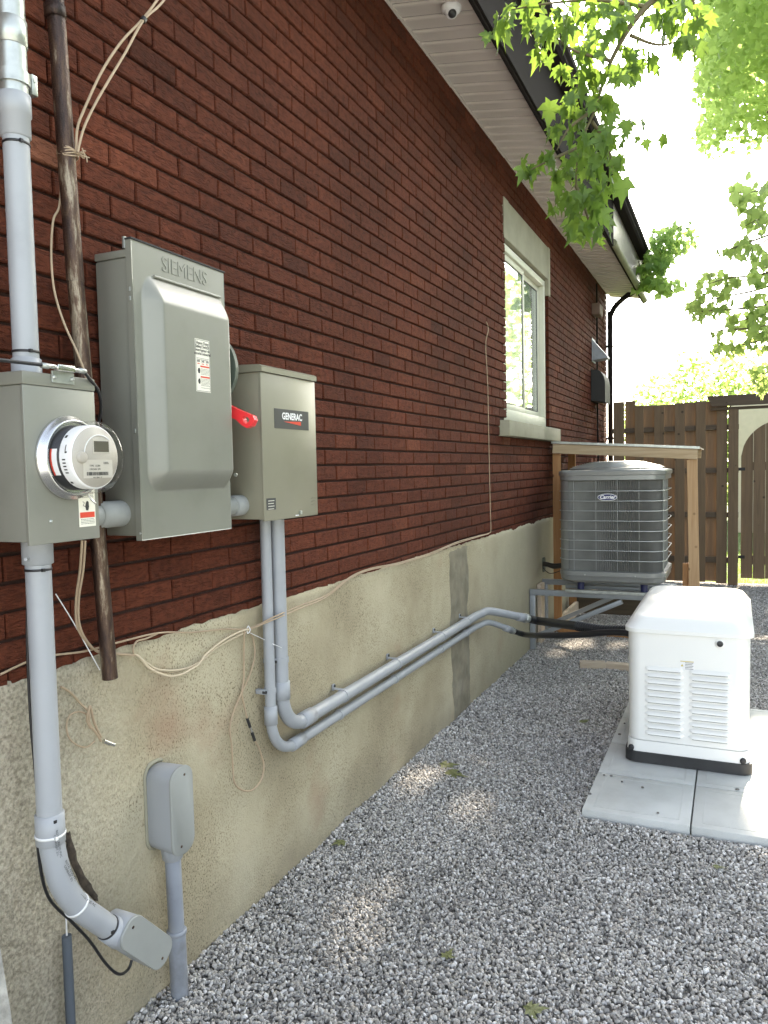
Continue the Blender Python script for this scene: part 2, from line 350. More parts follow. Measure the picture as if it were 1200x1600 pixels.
class MB:
    def __init__(s): s.v = []; s.f = []; s.sm = []
    def add(s, vs, fs, smooth=False):
        o = len(s.v); s.v += [Vector(v) for v in vs]; s.f += [tuple(i+o for i in f) for f in fs]; s.sm += [smooth]*len(fs); return s
    def box(s, lo, hi, bev=0.0, rot=None, piv=None):
        x0, y0, z0 = lo; x1, y1, z1 = hi
        if bev <= 0:
            v = [Vector(p) for p in [(x0,y0,z0),(x1,y0,z0),(x1,y1,z0),(x0,y1,z0),(x0,y0,z1),(x1,y0,z1),(x1,y1,z1),(x0,y1,z1)]]
            f = [(0,3,2,1),(4,5,6,7),(0,1,5,4),(1,2,6,5),(2,3,7,6),(3,0,4,7)]
        else:
            bm = bmesh.new(); bmesh.ops.create_cube(bm, size=1)
            for q in bm.verts: q.co = Vector(((x0+x1)/2+q.co.x*(x1-x0), (y0+y1)/2+q.co.y*(y1-y0), (z0+z1)/2+q.co.z*(z1-z0)))
            bmesh.ops.bevel(bm, geom=bm.edges[:], offset=min(bev, .45*min(abs(x1-x0), abs(y1-y0), abs(z1-z0))), segments=2, affect='EDGES', profile=.5)
            bm.verts.index_update(); v = [q.co.copy() for q in bm.verts]; f = [tuple(q.index for q in g.verts) for g in bm.faces]; bm.free()
        if rot is not None:
            pv = Vector(piv) if piv else (Vector(lo)+Vector(hi))/2
            v = [pv + rot @ (q-pv) for q in v]
        return s.add(v, f)
    def beam(s, a, b, wx, wz, up=(0,0,1), bev=0.0):
        a = Vector(a); b = Vector(b); d = (b-a); L = d.length; d.normalize(); up = Vector(up)
        sx = d.cross(up).normalized(); uz = sx.cross(d)
        rot = Matrix((sx, d, uz)).transposed(); mid = (a+b)/2
        t = MB().box((-wx/2, -L/2, -wz/2), (wx/2, L/2, wz/2), bev)
        return s.add([mid + rot @ q for q in t.v], t.f)
    def tube(s, pts, r, n=12, caps=True, smooth=True):
        pts = [Vector(p) for p in pts]; rs = r if isinstance(r, (list, tuple)) else [r]*len(pts)
        vs = []; fs = []; prev = None
        for i, p in enumerate(pts):
            d = (pts[min(i+1, len(pts)-1)]-pts[max(i-1, 0)])
            if d.length < 1e-9: d = Vector((0, 0, 1))
            d.normalize()
            if prev is None:
                a = Vector((0, 0, 1)) if abs(d.z) < .9 else Vector((1, 0, 0)); prev = (a - d*a.dot(d)).normalized()
            else: prev = (prev - d*prev.dot(d)).normalized()
            q = d.cross(prev)
            for k in range(n):
                t = 2*math.pi*k/n; vs.append(p + (prev*math.cos(t)+q*math.sin(t))*rs[i])
        for i in range(len(pts)-1):
            for k in range(n): fs.append((i*n+k, i*n+(k+1) % n, (i+1)*n+(k+1) % n, (i+1)*n+k))
        s.add(vs, fs, smooth)
        if caps: s.add(vs[:n], [tuple(range(n))[::-1]]); s.add(vs[-n:], [tuple(range(n))])
        return s
    def lathe(s, o, ax, prof, n=32, caps=True, smooth=True):
        """prof: list of (distance along axis, radius)"""
        ax = Vector(ax).normalized(); o = Vector(o)
        a = Vector((0, 0, 1)) if abs(ax.z) < .9 else Vector((1, 0, 0)); u = (a-ax*a.dot(ax)).normalized(); q = ax.cross(u)
        vs = []; fs = []
        for (h, r) in prof:
            for k in range(n):
                t = 2*math.pi*k/n; vs.append(o+ax*h+(u*math.cos(t)+q*math.sin(t))*r)
        for i in range(len(prof)-1):
            for k in range(n): fs.append((i*n+k, i*n+(k+1) % n, (i+1)*n+(k+1) % n, (i+1)*n+k))
        s.add(vs, fs, smooth)
        if caps: s.add(vs[:n], [tuple(range(n))[::-1]]); s.add(vs[-n:], [tuple(range(n))])
        return s
    def prism(s, o, ux, uy, poly, t, hole=None, smooth=False):
        """poly in (ux,uy) extruded along ux x uy by t"""
        o = Vector(o); ux = Vector(ux).normalized(); uy = Vector(uy).normalized(); nn = ux.cross(uy).normalized(); n = len(poly)
        a = [o+ux*x+uy*y for x, y in poly]; b = [p+nn*t for p in a]
        if hole:   # same vertex count as the outline
            ha = [o+ux*x+uy*y for x, y in hole]; hb = [p+nn*t for p in ha]
            vs = a+b+ha+hb; fs = []
            for i in range(n):
                j = (i+1) % n
                fs += [(n+i, n+j, 3*n+j, 3*n+i), (j, i, 2*n+i, 2*n+j), (i, j, n+j, n+i), (2*n+j, 2*n+i, 3*n+i, 3*n+j)]
            return s.add(vs, fs, smooth)
        fs = [tuple(range(n))[::-1], tuple(range(n, 2*n))] + [(i, (i+1) % n, n+(i+1) % n, n+i) for i in range(n)]
        return s.add(a+b, fs, smooth)
    def build(s, name, m, parent=None, smooth=None, attrs=None):
        c = Vector((0, 0, 0))
        if s.v:
            lo = Vector([min(v[i] for v in s.v) for i in range(3)]); hi = Vector([max(v[i] for v in s.v) for i in range(3)]); c = (lo+hi)/2
        me = bpy.data.meshes.new(name); me.from_pydata([tuple(v-c) for v in s.v], [], s.f)
        if smooth is not None:
            me.polygons.foreach_set('use_smooth', [True]*len(s.f)); me.set_sharp_from_angle(angle=R(smooth))
        else: me.polygons.foreach_set('use_smooth', s.sm)
        if m: me.materials.append(MT[m] if isinstance(m, str) else m)
        if attrs:
            for k, vals in attrs.items():
                if isinstance(vals[0], (tuple, Vector)):
                    a = me.attributes.new(k, 'FLOAT_VECTOR', 'POINT'); a.data.foreach_set('vector', [q for v in vals for q in v])
                else:
                    a = me.attributes.new(k, 'FLOAT', 'POINT'); a.data.foreach_set('value', vals)
        me.update()
        o = bpy.data.objects.new(name, me); C.objects.link(o)
        if parent is not None:
            o.parent = parent; o.location = c-WL[parent.name]
        else: o.location = c
        WL[o.name] = c
        return o

def spline(pts, k=6):
    pts = [Vector(p) for p in pts]; out = []
    for i in range(len(pts)-1):
        p0 = pts[max(i-1, 0)]; p1 = pts[i]; p2 = pts[i+1]; p3 = pts[min(i+2, len(pts)-1)]
        for j in range(k):
            t = j/k; t2 = t*t; t3 = t2*t
            out.append(.5*((2*p1)+(-p0+p2)*t+(2*p0-5*p1+4*p2-p3)*t2+(-p0+3*p1-3*p2+p3)*t3))
    out.append(pts[-1]); return out
def rounded(w, h, r, n=6):
    p = []
    for cx, cy, a0 in ((w/2-r, h/2-r, 0), (-w/2+r, h/2-r, 90), (-w/2+r, -h/2+r, 180), (w/2-r, -h/2+r, 270)):
        for k in range(n+1):
            a = R(a0+90*k/n); p.append((cx+r*math.cos(a), cy+r*math.sin(a)))
    return p

def text(body, size, o, ux, uy, m, parent, name='lettering', depth=.0006, align='CENTER', shear=0.0, bold=0.0, sx=1.0):
    cu = bpy.data.curves.new('t', 'FONT'); cu.body = body; cu.size = size; cu.align_x = align; cu.align_y = 'CENTER'
    cu.extrude = depth; cu.shear = shear; cu.offset = bold; cu.resolution_u = 3; cu.space_line = .95
    t = bpy.data.objects.new('t', cu); C.objects.link(t)
    me = bpy.data.meshes.new_from_object(t)
    ux = Vector(ux).normalized(); uy = Vector(uy).normalized(); nn = ux.cross(uy); o = Vector(o)
    b = MB(); b.add([o+ux*v.co.x*sx+uy*v.co.y+nn*v.co.z for v in me.vertices], [tuple(p.vertices) for p in me.polygons])
    bpy.data.objects.remove(t); bpy.data.meshes.remove(me); bpy.data.curves.remove(cu)
    return b.build(name, m, parent)

def nz(x, y=0.0, z=0.0): return noise.noise(Vector((x, y, z)))

# ============================================================ GROUND
def ground_sheet(name, x0, x1, y0, y1, nx, ny, z, m):
    b = MB(); vs = []; fs = []
    for j in range(ny+1):
        for i in range(nx+1):
            vs.append((x0+(x1-x0)*i/nx, y0+(y1-y0)*j/ny, z))
    for j in range(ny):
        for i in range(nx): a = j*(nx+1)+i; fs.append((a, a+1, a+nx+2, a+nx+1))
    b.add(vs, fs); o = b.build(name, m); o['kind'] = 'structure'; return o
ground_sheet('lawn', -300, 300, -300, 500, 8, 8, -0.03, 'lawn')
ground_sheet('gravel_bed', -0.05, 2.9, -1.0, 11.5, 20, 60, -0.006, 'soil')
ground_sheet('patio', 2.9, 9.0, -1.0, 11.2, 6, 10, -0.012, 'slab')
ground_sheet('added_bounce_ground', -9.0, 12.0, -14.0, -1.0, 8, 8, -0.010, 'slab')  # unseen pale ground added behind the camera to bounce sun onto near faces

def pebbles(name, x0, x1, y0, y1, density, rad, seed, label):
    b = MB()
    nx, ny = 60, 80; vs = []; fs = []
    for j in range(ny+1):
        for i in range(nx+1):
            X = x0+(x1-x0)*i/nx; Y = y0+(y1-y0)*j/ny
            h = 0.005*nz(X*2.1, Y*2.1, 3)
            d = X-0.0
            h += 0.016*math.exp(-max(d, 0)/0.10)*(0.6+0.8*nz(Y*3.3, 9))
            dx_ = max(1.018-X, 0, X-1.96); dy_ = max(3.545-Y, 0, Y-5.42); dd = math.hypot(dx_, dy_)
            if dd > 0: h += .034*math.exp(-dd/.09)
            vs.append((X, Y, h))
    for j in range(ny):
        for i in range(nx): a = j*(nx+1)+i; fs.append((a, a+1, a+nx+2, a+nx+1))
    b.add(vs, fs); o = b.build(name, 'pebble')
    ng = bpy.data.node_groups.new(name, 'GeometryNodeTree')
    ng.interface.new_socket('Geometry', in_out='INPUT', socket_type='NodeSocketGeometry')
    ng.interface.new_socket('Geometry', in_out='OUTPUT', socket_type='NodeSocketGeometry')
    N = ng.nodes; L = ng.links
    gi = N.new('NodeGroupInput'); go = N.new('NodeGroupOutput')
    dp = N.new('GeometryNodeDistributePointsOnFaces'); dp.inputs['Density'].default_value = density; dp.inputs['Seed'].default_value = seed
    L.new(gi.outputs[0], dp.inputs['Mesh'])
    ico = N.new('GeometryNodeMeshIcoSphere'); ico.inputs['Radius'].default_value = rad; ico.inputs['Subdivisions'].default_value = 2
    sp = N.new('GeometryNodeSetPosition'); L.new(ico.outputs[0], sp.inputs['Geometry'])
    ntx = N.new('ShaderNodeTexNoise'); ntx.inputs['Scale'].default_value = 90; ntx.inputs['Detail'].default_value = 1
    ps = N.new('GeometryNodeInputPosition'); L.new(ps.outputs[0], ntx.inputs['Vector'])
    sb = N.new('ShaderNodeVectorMath'); sb.operation = 'SUBTRACT'; sb.inputs[1].default_value = (.5, .5, .5); L.new(ntx.outputs['Color'], sb.inputs[0])
    sc = N.new('ShaderNodeVectorMath'); sc.operation = 'SCALE'; sc.inputs['Scale'].default_value = rad*1.3; L.new(sb.outputs[0], sc.inputs[0])
    L.new(sc.outputs[0], sp.inputs['Offset'])
    sm = N.new('GeometryNodeSetShadeSmooth'); L.new(sp.outputs[0], sm.inputs[0]); 
    mt = N.new('GeometryNodeSetMaterial'); mt.inputs['Material'].default_value = MT['pebble']; L.new(sm.outputs[0], mt.inputs['Geometry'])
    ip = N.new('GeometryNodeInstanceOnPoints')
    L.new(dp.outputs['Points'], ip.inputs['Points']); L.new(mt.outputs[0], ip.inputs['Instance'])
    rr = N.new('FunctionNodeRandomValue'); rr.data_type = 'FLOAT_VECTOR'; rr.inputs[0].default_value = (0, 0, 0); rr.inputs[1].default_value = (6.28, 6.28, 6.28); rr.inputs['Seed'].default_value = 5
    L.new(rr.outputs[0], ip.inputs['Rotation'])
    rs = N.new('FunctionNodeRandomValue'); rs.data_type = 'FLOAT_VECTOR'; rs.inputs[0].default_value = (.45, .45, .35); rs.inputs[1].default_value = (1.55, 1.35, 1.05); rs.inputs['Seed'].default_value = 8
    L.new(rs.outputs[0], ip.inputs['Scale'])
    # heights
    sp2 = N.new('GeometryNodeSetPosition'); rz = N.new('FunctionNodeRandomValue'); rz.data_type = 'FLOAT_VECTOR'
    rz.inputs[0].default_value = (0, 0, -.002); rz.inputs[1].default_value = (0, 0, .006); rz.inputs['Seed'].default_value = 12
    L.new(dp.outputs['Points'], sp2.inputs['Geometry']); L.new(rz.outputs[0], sp2.inputs['Offset']); L.new(sp2.outputs[0], ip.inputs['Points'])
    st = N.new('GeometryNodeStoreNamedAttribute'); st.data_type = 'FLOAT'; st.domain = 'INSTANCE'; st.inputs['Name'].default_value = 'tone'
    rt = N.new('FunctionNodeRandomValue'); rt.data_type = 'FLOAT'; rt.inputs['Seed'].default_value = 21
    L.new(ip.outputs[0], st.inputs['Geometry'])
    for o_ in rt.outputs:
        if o_.enabled: rto = o_
    for i_ in st.inputs:
        if i_.name == 'Value' and i_.enabled: L.new(rto, i_)
    L.new(st.outputs[0], go.inputs[0])
    md = o.modifiers.new('pebbles', 'NODES'); md.node_group = ng
    tag(o, kind='stuff', label=label, cat='gravel'); return o
pebbles('gravel', 0.005, 2.3, 1.15, 4.3, 12500, .0067, 1, 'loose grey and white pebble gravel in front of the concrete slabs')
pebbles('gravel', 0.005, 2.75, 4.3, 11.3, 8500, .0080, 2, 'loose grey gravel running back under the condenser to the fence')

# ============================================================ HOUSE
YN, YF = -0.6, 11.46
Z0 = 1.0937; CH = 0.0721; BL = 0.2093; YP = 3.0195
house = thing('brick_house', 'red brown rug brick house wall on a beige parged foundation under a taupe soffit', 'house', (0, 5, 0))
# wall core, roof slab, room
MB().box((-0.30, YN, 1.10), (-0.014, 6.02, 4.25)).box((-0.30, 7.68, 1.10), (-0.014, YF-.004, 4.25)).box((-0.30, 6.02, 1.10), (-0.014, 7.68, 1.93)).box((-0.30, 6.02, 3.60), (-0.014, 7.68, 4.25)).build('wall', 'mortar', house)
MB().box((-6, YF-.33, 0), (-.3, YF-.01, 4.2)).box((-6, YN, 0), (-.3, YN+.3, 4.2)).box((-6.3, YN, 0), (-6, YF-.01, 4.2)).build('wall', 'mortar', house)
W0, W1, WB, WT = 6.08, 7.60, 2.01, 3.44
def brick_verts(y0, y1, z0, z1, rnd):
    j = 0.0028; jz = .0044; t = [rnd.uniform(-.0016, .0016) for _ in range(8)]; xo = rnd.uniform(-.0022, .0012); e = .0035
    y0 += j+t[0]; y1 -= j+t[1]; z0 += jz+abs(t[2])*.6; z1 -= jz+abs(t[3])*.6
    back = [(-.05, y0, z0), (-.05, y1, z0), (-.05, y1, z1), (-.05, y0, z1)]
    rim = [(-.004+xo, y0, z0), (-.004+xo, y1, z0), (-.004+xo, y1, z1), (-.004+xo, y0, z1)]
    fr = [(xo+t[4], y0+e, z0+e), (xo+t[5], y1-e, z0+e), (xo+t[6], y1-e, z1-e), (xo+t[7], y0+e, z1-e)]
    f = [(8, 9, 10, 11)]
    for i in range(4):
        k = (i+1) % 4; f += [(i, k, 4+k, 4+i), (4+i, 4+k, 8+k, 8+i)]
    return back+rim+fr, f
rnd = random.Random(4)
cells = []
nrow = int((4.10-Z0)/CH)+1
for r_ in range(0, nrow):
    z0 = Z0+r_*CH; z1 = z0+CH
    off = 0.0 if r_ % 2 == 0 else BL/2
    k0 = int((YN-YP)/BL)-1
    for k in range(k0, 80):
        y0 = YP+off+k*BL; y1 = y0+BL
        if y1 <= YN or y0 >= YF: continue
        segs = [(max(y0, YN), min(y1, YF))]
        def cut(a, b):
            o = []
            for s0, s1 in segs:
                if s1 <= a or s0 >= b: o.append((s0, s1)); continue
                if s0 < a: o.append((s0, a))
                if s1 > b: o.append((b, s1))
            return o
        zc = (z0+z1)/2
        if WB-.02 < zc < WT: segs = cut(W0-.02, W1+.02)
        elif WT <= zc < 3.765: segs = cut(6.02, 7.69)
        if 1.885 < zc < 2.02: segs = cut(5.86, 7.80)
        for s0, s1 in segs:
            if s1-s0 > .025: cells.append((s0, s1, z0, z1, abs(s1-s0-BL) < .002, (r_*7919+k*104729) & 0xffff))
# neighbouring patches of slightly darker or paler bricks
def tone_at(y, z, rr):
    return min(1, max(0, .45+.22*nz(y*.8, z*.9, 4)+rr.gauss(0, .12)+(.35 if rr.random() < .02 else 0)-.06*(z-1.1)/3))
vis = []
for c in cells:
    x, y, k = proj((0, (c[0]+c[1])/2, (c[2]+c[3])/2))
    ok = c[4] and 5 < x < 1195 and 5 < y < 1500
    # hidden behind the switch boxes
    if ok and (165 < x < 350 and 400 < y < 820 or x < 35 and 590 < y < 840 or 45 < x < 150 and 600 < y < 840 or 375 < x < 490 and 590 < y < 800): ok = False
    vis.append((k if ok else 1e9, c))
vis.sort(key=lambda q: q[0])
single = [c for k, c in vis[:300]]; rest = [c for k, c in vis[300:]]
protos = []
for i in range(24):
    rr = random.Random(i+50); v, f = brick_verts(-BL/2, BL/2, -CH/2, CH/2, rr)
    me = bpy.data.meshes.new('brick'); me.from_pydata(v, [], f); me.materials.append(MT['brick'])
    t = i/23
    a = me.attributes.new('tone', 'FLOAT', 'POINT'); a.data.foreach_set('value', [t]*12)
    sh = [rr.uniform(-5, 5) for _ in range(3)]
    a = me.attributes.new('shift', 'FLOAT_VECTOR', 'POINT'); a.data.foreach_set('vector', sh*12)
    protos.append(me)
for c in single:
    rr = random.Random(c[5]); yc = (c[0]+c[1])/2; zc = (c[2]+c[3])/2
    i = min(23, max(0, int(tone_at(yc, zc, rr)*23.99)+rr.choice((-1, 0, 0, 1))))
    o = bpy.data.objects.new('brick', protos[i]); C.objects.link(o); o.parent = house
    o.location = Vector((0, yc, zc))-WL[house.name]
    o.rotation_euler = (rr.uniform(-.004, .004), 0, rr.uniform(-.006, .006))
b = MB(); tn = []; shf = []
for c in rest:
    rr = random.Random(c[5]); v, f = brick_verts(c[0], c[1], c[2], c[3], rr); b.add(v, f)
    t = tone_at((c[0]+c[1])/2, (c[2]+c[3])/2, rr); tn += [t]*12; s_ = (rr.uniform(-5, 5), rr.uniform(-5, 5), rr.uniform(-5, 5)); shf += [s_]*12
o = b.build('bricks', 'brick', house, attrs={'tone': tn, 'shift': shf}); o['kind'] = 'stuff'

# parged foundation: uneven face, ragged top edge
vs = []; fs = []; ny, nzz = 560, 52
for j in range(nzz+1):
    for i in range(ny+1):
        y = YN+(YF+.01-YN)*i/ny; top = 1.137+.012*nz(y*5, 1)+.008*nz(y*21, 2); z = -.12+(top+.12)*j/nzz
        x = .006+.004*nz(y*3.1, z*3.1, 1)+.0022*nz(y*11, z*11, 2)
        if j == nzz: x -= .006
        vs.append((x, y, z))
for j in range(nzz):
    for i in range(ny): a = j*(ny+1)+i; fs.append((a, a+1, a+ny+2, a+ny+1))
b = MB(); b.add(vs, fs, True)
o0 = nzz*(ny+1); bk = [(-.02, q[1], q[2]) for q in vs[o0:]]
n0 = len(b.v); b.v += [Vector(q) for q in bk]
for i in range(ny): b.f.append((o0+i, o0+i+1, n0+i+1, n0+i)); b.sm.append(False)
b.box((-.3, YN, -.12), (-.03, YF, 1.098))
b.add([(.006, YF+.01, -.12), (-.3, YF+.01, -.12), (-.3, YF+.01, 1.13), (.004, YF+.01, 1.13)], [(0, 1, 2, 3)])
b.build('foundation', 'parge', house)
# darker cement patch running up the foundation
def strip_patch(ya0, ya1, yb0, yb1, zb, zt, m, x=.0125):
    vs = []; fs = []; nj, ni = 46, 8
    for j in range(nj+1):
        t = j/nj; z = zb+(zt-zb)*t
        a = ya0+(yb0-ya0)*t+.035*nz(z*6, 5)+.012*nz(z*25, 6); c = ya1+(yb1-ya1)*t+.04*nz(z*5, 8)+.012*nz(z*22, 7)
        for i in range(ni+1):
            u = i/ni; edge = 0 if i in (0, ni) or j in (0, nj) else 1
            vs.append((x-.009*(1-edge)+.002*nz(a*9+u, z*12, 3), a+(c-a)*u, z))
    for j in range(nj):
        for i in range(ni): q = j*(ni+1)+i; fs.append((q, q+1, q+ni+2, q+ni+1))
    return MB().add(vs, fs, True).build('cement_patch', m, house)
pa, pb, pc, pd = W(698, 858), W(730, 848), W(707, 1112), W(728, 1100)
strip_patch(pc.y, pd.y+.1, pa.y, pb.y, .0, 1.12, 'patch')

# ---- eaves: soffit panels, trim, fascia, gutter, roof
SZ = 4.078; SS = -0.155
def sz(x): return SZ+SS*x
soff = MB().box((-.012, YN, SZ-.012), (.012, YF+.05, SZ-.0005)).build('soffit', 'soffit', house)
pw = .135; py = 3.867-33*pw
k = 0
while py < YF+.30:
    # each panel with its raised rib and perforated V-groove relief
    y0, y1 = py+.0015, min(py+pw-.0015, YF+.35); X1 = .452
    b = MB()
    prof = [(y0, .012), (y0+.002, .0), (y0+.014, -.003), (y0+.020, .006), (y1-.020, .008), (y1-.014, .006), (y1, .012)]
    vs = [(x, y, sz(x)+h) for x in (.004, X1) for y, h in prof]
    n_ = len(prof); b.add(vs, [(i, i+1, n_+i+1, n_+i) for i in range(n_-1)])
    b.build('soffit_panel', 'soffit', soff); py += pw
MB().box((.448, YN, 3.945), (.470, YF+.36, 3.995), .004).build('trim', 'fascia', house)
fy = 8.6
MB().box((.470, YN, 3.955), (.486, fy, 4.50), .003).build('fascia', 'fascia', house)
MB().box((.470, fy+.003, 4.03), (.486, YF+.36, 4.50), .003).build('fascia', 'fascia_lit', house)  # same board as the dark one, its lit look put into the colour
MB().tube([(.478, fy+.003, 3.99), (.478, YF+.36, 3.99)], .042, 10).build('trim', 'trim', house)
gp = [(0, 0), (.085, 0), (.105, .02), (.105, .05), (.125, .07), (.125, .115), (.115, .115), (.115, .075), (.095, .055), (.092, .012), (.008, .012), (.008, .11), (0, .11)]
gut = MB(); vs = [(.4865+x, y, 4.40+z) for y in (YN, 11.15) for x, z in gp]; n_ = len(gp)
gut.add(vs, [(i, (i+1) % n_, n_+(i+1) % n_, n_+i) for i in range(n_)]+[tuple(range(n_))[::-1], tuple(range(n_, 2*n_))])
gut.build('gutter', 'fascia', house)
b = MB(); vs = [(.56, YN-.2, 4.53), (.56, YF+.5, 4.53), (-3.3, YF+.5, 5.9), (-3.3, YN-.2, 5.9)]
b.add(vs+[(x, y, z-.06) for x, y, z in vs], [(0, 1, 2, 3), (7, 6, 5, 4), (0, 4, 5, 1), (1, 5, 6, 2), (2, 6, 7, 3), (3, 7, 4, 0)])
b.add([(-3.3, YN-.2, 5.9), (-3.3, YF+.5, 5.9), (-7, YF+.5, 4.5), (-7, YN-.2, 4.5)], [(0, 1, 2, 3)])
b.build('roof', 'roof', house)

# dark brown strip marking the crumbled gap in the parging behind the service elbow
gpx = [(107, 1300, 3), (109, 1310, 5), (110, 1318, 4), (114, 1332, 8), (117, 1344, 6), (123, 1358, 9), (129, 1370, 6), (136, 1382, 9), (142, 1392, 6), (148, 1400, 7), (152, 1408, 2)]
vs = []
for i, (gx_, gy_0, hw_) in enumerate(gpx):
    for t_ in (-1, -.3, .4, 1): q_ = W(gx_+hw_*t_+5*nz(i*2.3, t_*3), gy_0+3*nz(i*1.7, t_, 2), .0135); vs.append((q_.x-(.006 if abs(t_) == 1 else 0)+.002*nz(i*3, t_*5), q_.y, q_.z))
MB().add(vs, [(i*4+k_, i*4+k_+1, i*4+k_+5, i*4+k_+4) for i in range(len(gpx)-1) for k_ in range(3)], True).build('crumbled_patch', mat('dark_brown_fill', (.06, .045, .032), .95, var=.5, vscale=60, bump=.004), house)

# ---- window with lintel and sill
win = MB()
fx = -.045
def frame_ring(b, y0, y1, z0, z1, t, xa, xb, tb=None):
    tb = tb or t
    b.box((xa, y0, z0), (xb, y1, z0+tb), .004).box((xa, y0, z1-t), (xb, y1, z1), .004)
    b.box((xa, y0, z0+tb+.0005), (xb, y0+t, z1-t-.0005), .004).box((xa, y1-t, z0+tb+.0005), (xb, y1, z1-t-.0005), .004)
frame_ring(win, W0, W1, WB+.004, WT-.004, .055, -.13, -.028, .10)
window = win.build('window', 'vinyl', house, smooth=40)
ym = (W0+W1)/2
for (a, c, xx) in ((W0+.058, ym+.025, -.050), (ym-.022, W1-.058, -.078)):
    b = MB(); frame_ring(b, a, c, WB+.108, WT-.062, .048, xx-.024, xx); b.build('sash', 'vinyl', window, smooth=40)
    b = MB(); frame_ring(b, a+.0485, c-.0485, WB+.157, WT-.111, .008, xx-.018, xx-.004); b.build('gasket', 'gasket', window)
    MB().box((xx-.013, a+.056, WB+.165), (xx-.008, c-.056, WT-.118)).build('pane', 'glass', window)
b = MB()
for i in range(40):
    pass
vs = []; fs = []
for i in range(121):
    y = W0+.02+(W1-W0-.04)*i/120; x = -.24+.012*math.sin(i*.9)
    vs += [(x, y, WB+.05), (x, y, WT-.02)]
fs = [(2*i, 2*i+2, 2*i+3, 2*i+1) for i in range(120)]
b.add(vs, fs, True).build('curtain', 'curtain', window)
MB().box((-.31, W0-.02, WB), (-.30, W1+.02, WT)).build('backing', 'room', window)
ls = MB().box((-.06, 6.022, 3.445), (.006, 6.16, 3.76), .003).box((-.06, 6.163, 3.452), (.004, 7.60, 3.757), .003).box((-.06, 7.603, 3.30), (.008, 7.686, 3.762), .003)
ls.build('lintel', 'stone', house)
sm_ = (5.862+7.798)/2+.25
MB().box((-.12, 5.862, 1.885), (.075, sm_, 2.008), .006).build('sill', 'stone', house, smooth=40)
MB().box((-.12, sm_+.004, 1.885), (.075, 7.798, 2.008), .006).build('sill', 'stone', house, smooth=40)
b = MB()
for i in range(50):   # crumbs of mortar along the window reveal
    z = 2.05+1.38*i/50+rnd.uniform(-.01, .01); s_ = rnd.uniform(.004, .009)
    b.box((-.012, W0-.020, z), (-.001, W0-.020+s_, z+s_*1.4), .001)
b.build('mortar_bead', 'stone', house)['kind'] = 'stuff'

# ---- downspout at the far corner, with its elbow up to the gutter
b = MB()
dsx = [(.055, 11.40, .12), (.055, 11.40, 3.72)]
b.tube(spline([(.10, 11.38, .05), (.055, 11.40, .18), (.055, 11.40, 1.0), (.055, 11.40, 3.55), (.065, 11.40, 3.75), (.16, 11.40, 3.90), (.36, 11.38, 4.05), (.50, 11.3, 4.20), (.545, 11.2, 4.40)], 8), .036, 10)
dsp = b.build('downspout', 'fascia', house)
for z in (.7, 2.0, 3.3): MB().box((.0, 11.352, z), (.094, 11.448, z+.03), .004).build('strap', 'fascia', dsp)
for z in (3.56, 1.35): MB().lathe((.055, 11.40, z), (0, 0, 1), [(0, .037), (.002, .040), (.05, .040), (.052, .037)], 14).build('collar', 'fascia', dsp)

# ============================================================ LOW STEP AT BOTTOM LEFT
b = MB(); pr = [(0, -.1), (0, .60), (.03, .655), (.07, .66), (.12, .60), (.15, .42), (.165, .2), (.17, -.1)]
vs = [(x, y, z) for y in (.55, 1.185) for x, z in pr]; n_ = len(pr)
b.add(vs, [(i, i+1, n_+i+1, n_+i) for i in range(n_-1)]+[tuple(range(n_))[::-1], tuple(range(n_, 2*n_))])
tag(b.build('concrete_ledge', 'ledge', None, smooth=50), 'pale rounded concrete ledge against the foundation at the bottom left corner', 'ledge')

# ============================================================ METER BOX
mx0, mx1 = .02, .225; my0, my1 = 1.232, 1.436; mz0, mz1 = 1.497, 1.882
mbx = thing('meter_box', 'grey steel electricity meter box with round glass meter, hung at the left edge', 'meter box', (.1, 1.33, 1.497))
MB().box((mx0, my0, mz0+.004), (mx1-.006, my1, mz1-.03), .003).build('body', 'greybox', mbx, smooth=40)
MB().box((mx1-.0055, my0-.003, mz0-.003), (mx1+.002, my1+.003, mz1-.03), .002).build('cover', 'greybox', mbx, smooth=40)
MB().box((mx0, my0-.004, mz1-.0295), (mx1+.005, my1+.004, mz1), .003).build('top_cap', 'greybox', mbx, smooth=40)
for r_ in (.03, .022, .014):
    MB().lathe((.10, my0-.0005, 1.60), (0, -1, 0), [(0, r_), (.0015, r_-.0005), (.0015, r_-.003), (0, r_-.0035)], 24, False).build('knockout', 'greybox', mbx)
MB().lathe((mx1+.002, 1.29, 1.545), (1, 0, 0), [(0, .004), (.003, .0035), (.004, .001)], 10).build('screw', 'galv', mbx)
# the plug-in meter
mc = Vector((mx1+.002, 1.349, 1.690))
mtr = MB().lathe(mc, (1, 0, 0), [(0, .096), (.006, .099), (.012, .097), (.016, .090), (.026, .089), (.028, .083), (.02, .082)], 48).build('meter_ring', 'steel', mbx)
MB().lathe(mc, (1, 0, 0), [(.004, .0760), (.062, .0745), (.0625, .07)], 48).build('meter_base', 'black', mbx)
MB().lathe(mc, (1, 0, 0), [(.063, .0735), (.100, .0735), (.104, .072), (.1045, .0)], 48, False).build('meter_drum', 'white', mbx)
MB().lathe(mc, (1, 0, 0), [(.1052, .0695), (.1072, .069), (.1074, .0)], 48, False).build('meter_face', 'dial', mbx)
b = MB().lathe(mc, (1, 0, 0), [(.026, .084), (.108, .0835), (.116, .081), (.121, .076), (.123, .068), (.1235, .04), (.1236, 0)], 48, False)
b.build('glass_cover', 'cover_glass', mbx)
fxx = mc.x+.1078
MB().box((fxx, mc.y-.005, mc.z+.012), (fxx+.002, mc.y+.040, mc.z+.037), .0005).build('display', 'lcd', mbx)
